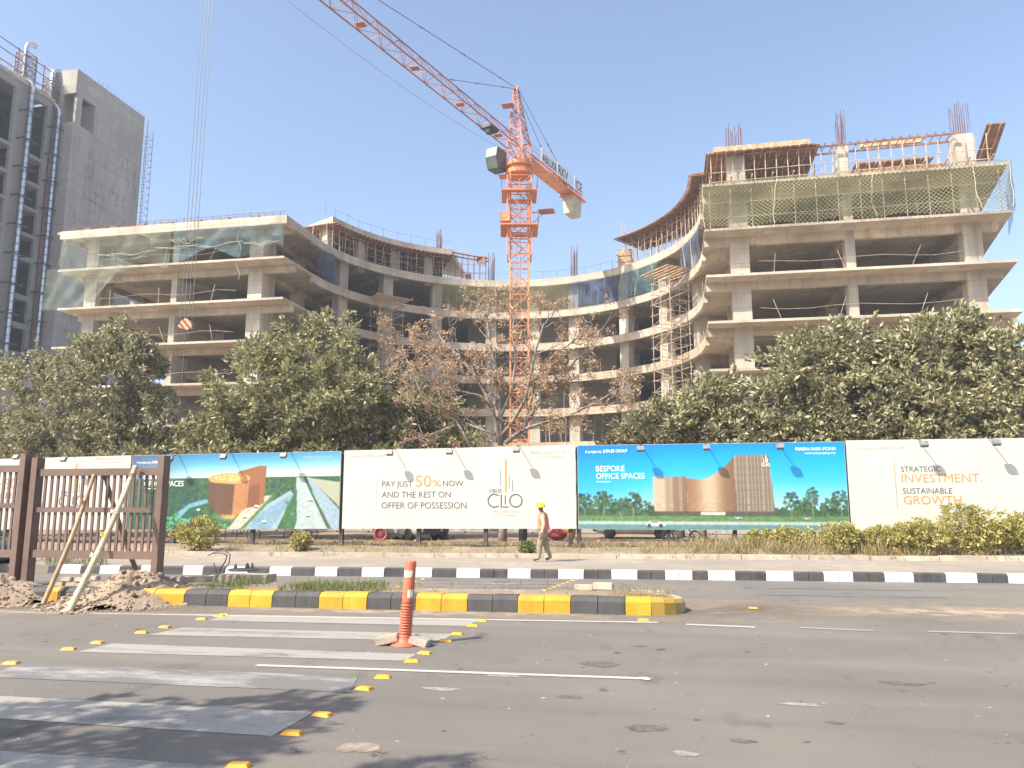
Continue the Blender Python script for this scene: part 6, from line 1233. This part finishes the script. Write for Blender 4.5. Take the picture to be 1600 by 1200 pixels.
# silver ducts in caged brackets with bent tops
def duct(px, py, x, ztop, label):
    p = PX(px, py, x); y = p[1]; e = empty('wall_duct', (x, y, 8), label, 'duct', 'silver ducts up the tower'); m = MB(); m.tube((x, y, 8), (x, y, ztop-4.2), .30, 16, cap=False); m.build('pipe', galv, e, smooth=True)
    m = MB(); m.path([(x, y, ztop-4.2), (x, y, ztop-3.0), (x-.45, y-.1, ztop-2.4), (x-1.5, y-.2, ztop-1.6), (x-1.5, y-.2, ztop+2.6), (x-1.5, y+.0, ztop+3.3), (x-1.3, y+.5, ztop+3.55), (x-1.1, y+1.0, ztop+3.4)], [.3,.3,.3,.3,.3,.33,.35,.35], 14); m.build('bend', galv, e, smooth=True)
    m = MB()
    for z in np.arange(9, ztop-4, 1.15): m.path([(x+.44*math.cos(t), y+.44*math.sin(t), z) for t in np.linspace(0, 6.28, 9)[:-1]], .035, 4, closed=True)
    for t in (0.3, 1.9, 3.4, 5): m.tube((x+.44*math.cos(t), y+.44*math.sin(t), 8), (x+.44*math.cos(t), y+.44*math.sin(t), ztop-3.6), .035, 4)
    for z in np.arange(10.5, ztop-4, 4.1): m.b2((XF, y-1.1, z-.08), (x+.5, y-.9, z+.08)); m.b2((XF, y+.9, z-.08), (x+.5, y+1.1, z+.08)); m.b2((x+.45, y-1.2, z-.06), (x+.6, y+1.2, z+.06))
    m.build('cage', dark_steel, e); m = MB(); q = (x-1.6, y, ZR+.5)
    f = lambda z: [(q[0]+sx*.85, q[1]+sy*.95, z) for sx, sy in ((-1,-1),(1,-1),(1,1),(-1,1))]
    m.lattice(f(ZR+.4), f(ztop+1.7), 7, .11, .06); m.build('lattice_mast', M('grey lattice steel', (.16,.13,.14), .6, .3, 3, bump=0), e); return e
duct(51, 139, XF+.8, ZR+3.2, 'silver wall duct in a dark cage, the nearer one at the very left'); duct(91.5, 185, XF+.8, ZR+2.0, 'silver wall duct in a dark cage, beside the red hoist shaft')
m = MB()
for zz in (1.6, 3.2, 4.6): m.tube((XF-.3, 55, ZR+zz), (XF-.3, 88.6, ZR+zz), .07, 4)
for y in np.arange(56, 89, 4.4): m.tube((XF-.3, y, ZR+.4), (XF-.3, y, ZR+4.9), .08, 5)
for y in np.arange(56, 88, 1.5): m.tube((XF-.3, y, ZR+1.6), (XF-3.5, y+1.0, ZR+2.2), .05, 4)
tag(m.build('roof_frame', red_oxide), 'thin rusty steel frame standing along the tower roof', 'steel frame')
c = (XB+.1, 105.2); e = empty('scaffold', (XB, 105.2, 0), 'thin lattice scaffold on the far corner of the tower', 'scaffold'); m = MB()
for dx in (-.9, .5):
    for dy in (0, 1.4): m.tube((XB+dx, 104.7+dy, 0), (XB+dx, 104.7+dy, 64.5+rng.uniform(-1,1.5)), .04, 4)
m.build('standard', steel_rust, e); m = MB()
for z in np.arange(8, 63, 1.2):
    for dy in (0, 1.4): m.tube((XB-1.0, 104.7+dy, z), (XB+.6, 104.7+dy, z), .03, 4)
    m.tube((XB+.5, 104.6, z), (XB+.5, 106.2, z), .03, 4); m.tube((XB+.5, 104.7, z), (XB+.5, 106.1, z+1.2), .02, 4)
m.build('ledger', steel_rust, e)
m = MB(); a = PX(5, 560, -84.5); m.b2((-87, 55, 4), (-83.6, 89.5, PX(10, 566, -84)[2])); tag(m.build('podium', conc_grey), 'low grey podium block at the foot of the tower, above the left tree', 'building')
# ------------------------------------------------------------------ air
hz = MB(); hz.b2((-480,-310,-1.2),(480,610,76)); hm = bpy.data.materials.new('pale haze'); hm.use_nodes = True; ht = hm.node_tree; ht.nodes.remove(ht.nodes['Principled BSDF'])
pv = ht.nodes.new('ShaderNodeVolumePrincipled'); pv.inputs['Color'].default_value = (.80,.88,1,1); pv.inputs['Density'].default_value = .0008; ht.links.new(pv.outputs[0], ht.nodes['Material Output'].inputs['Volume'])
tag(hz.build('haze', hm), kind='stuff')
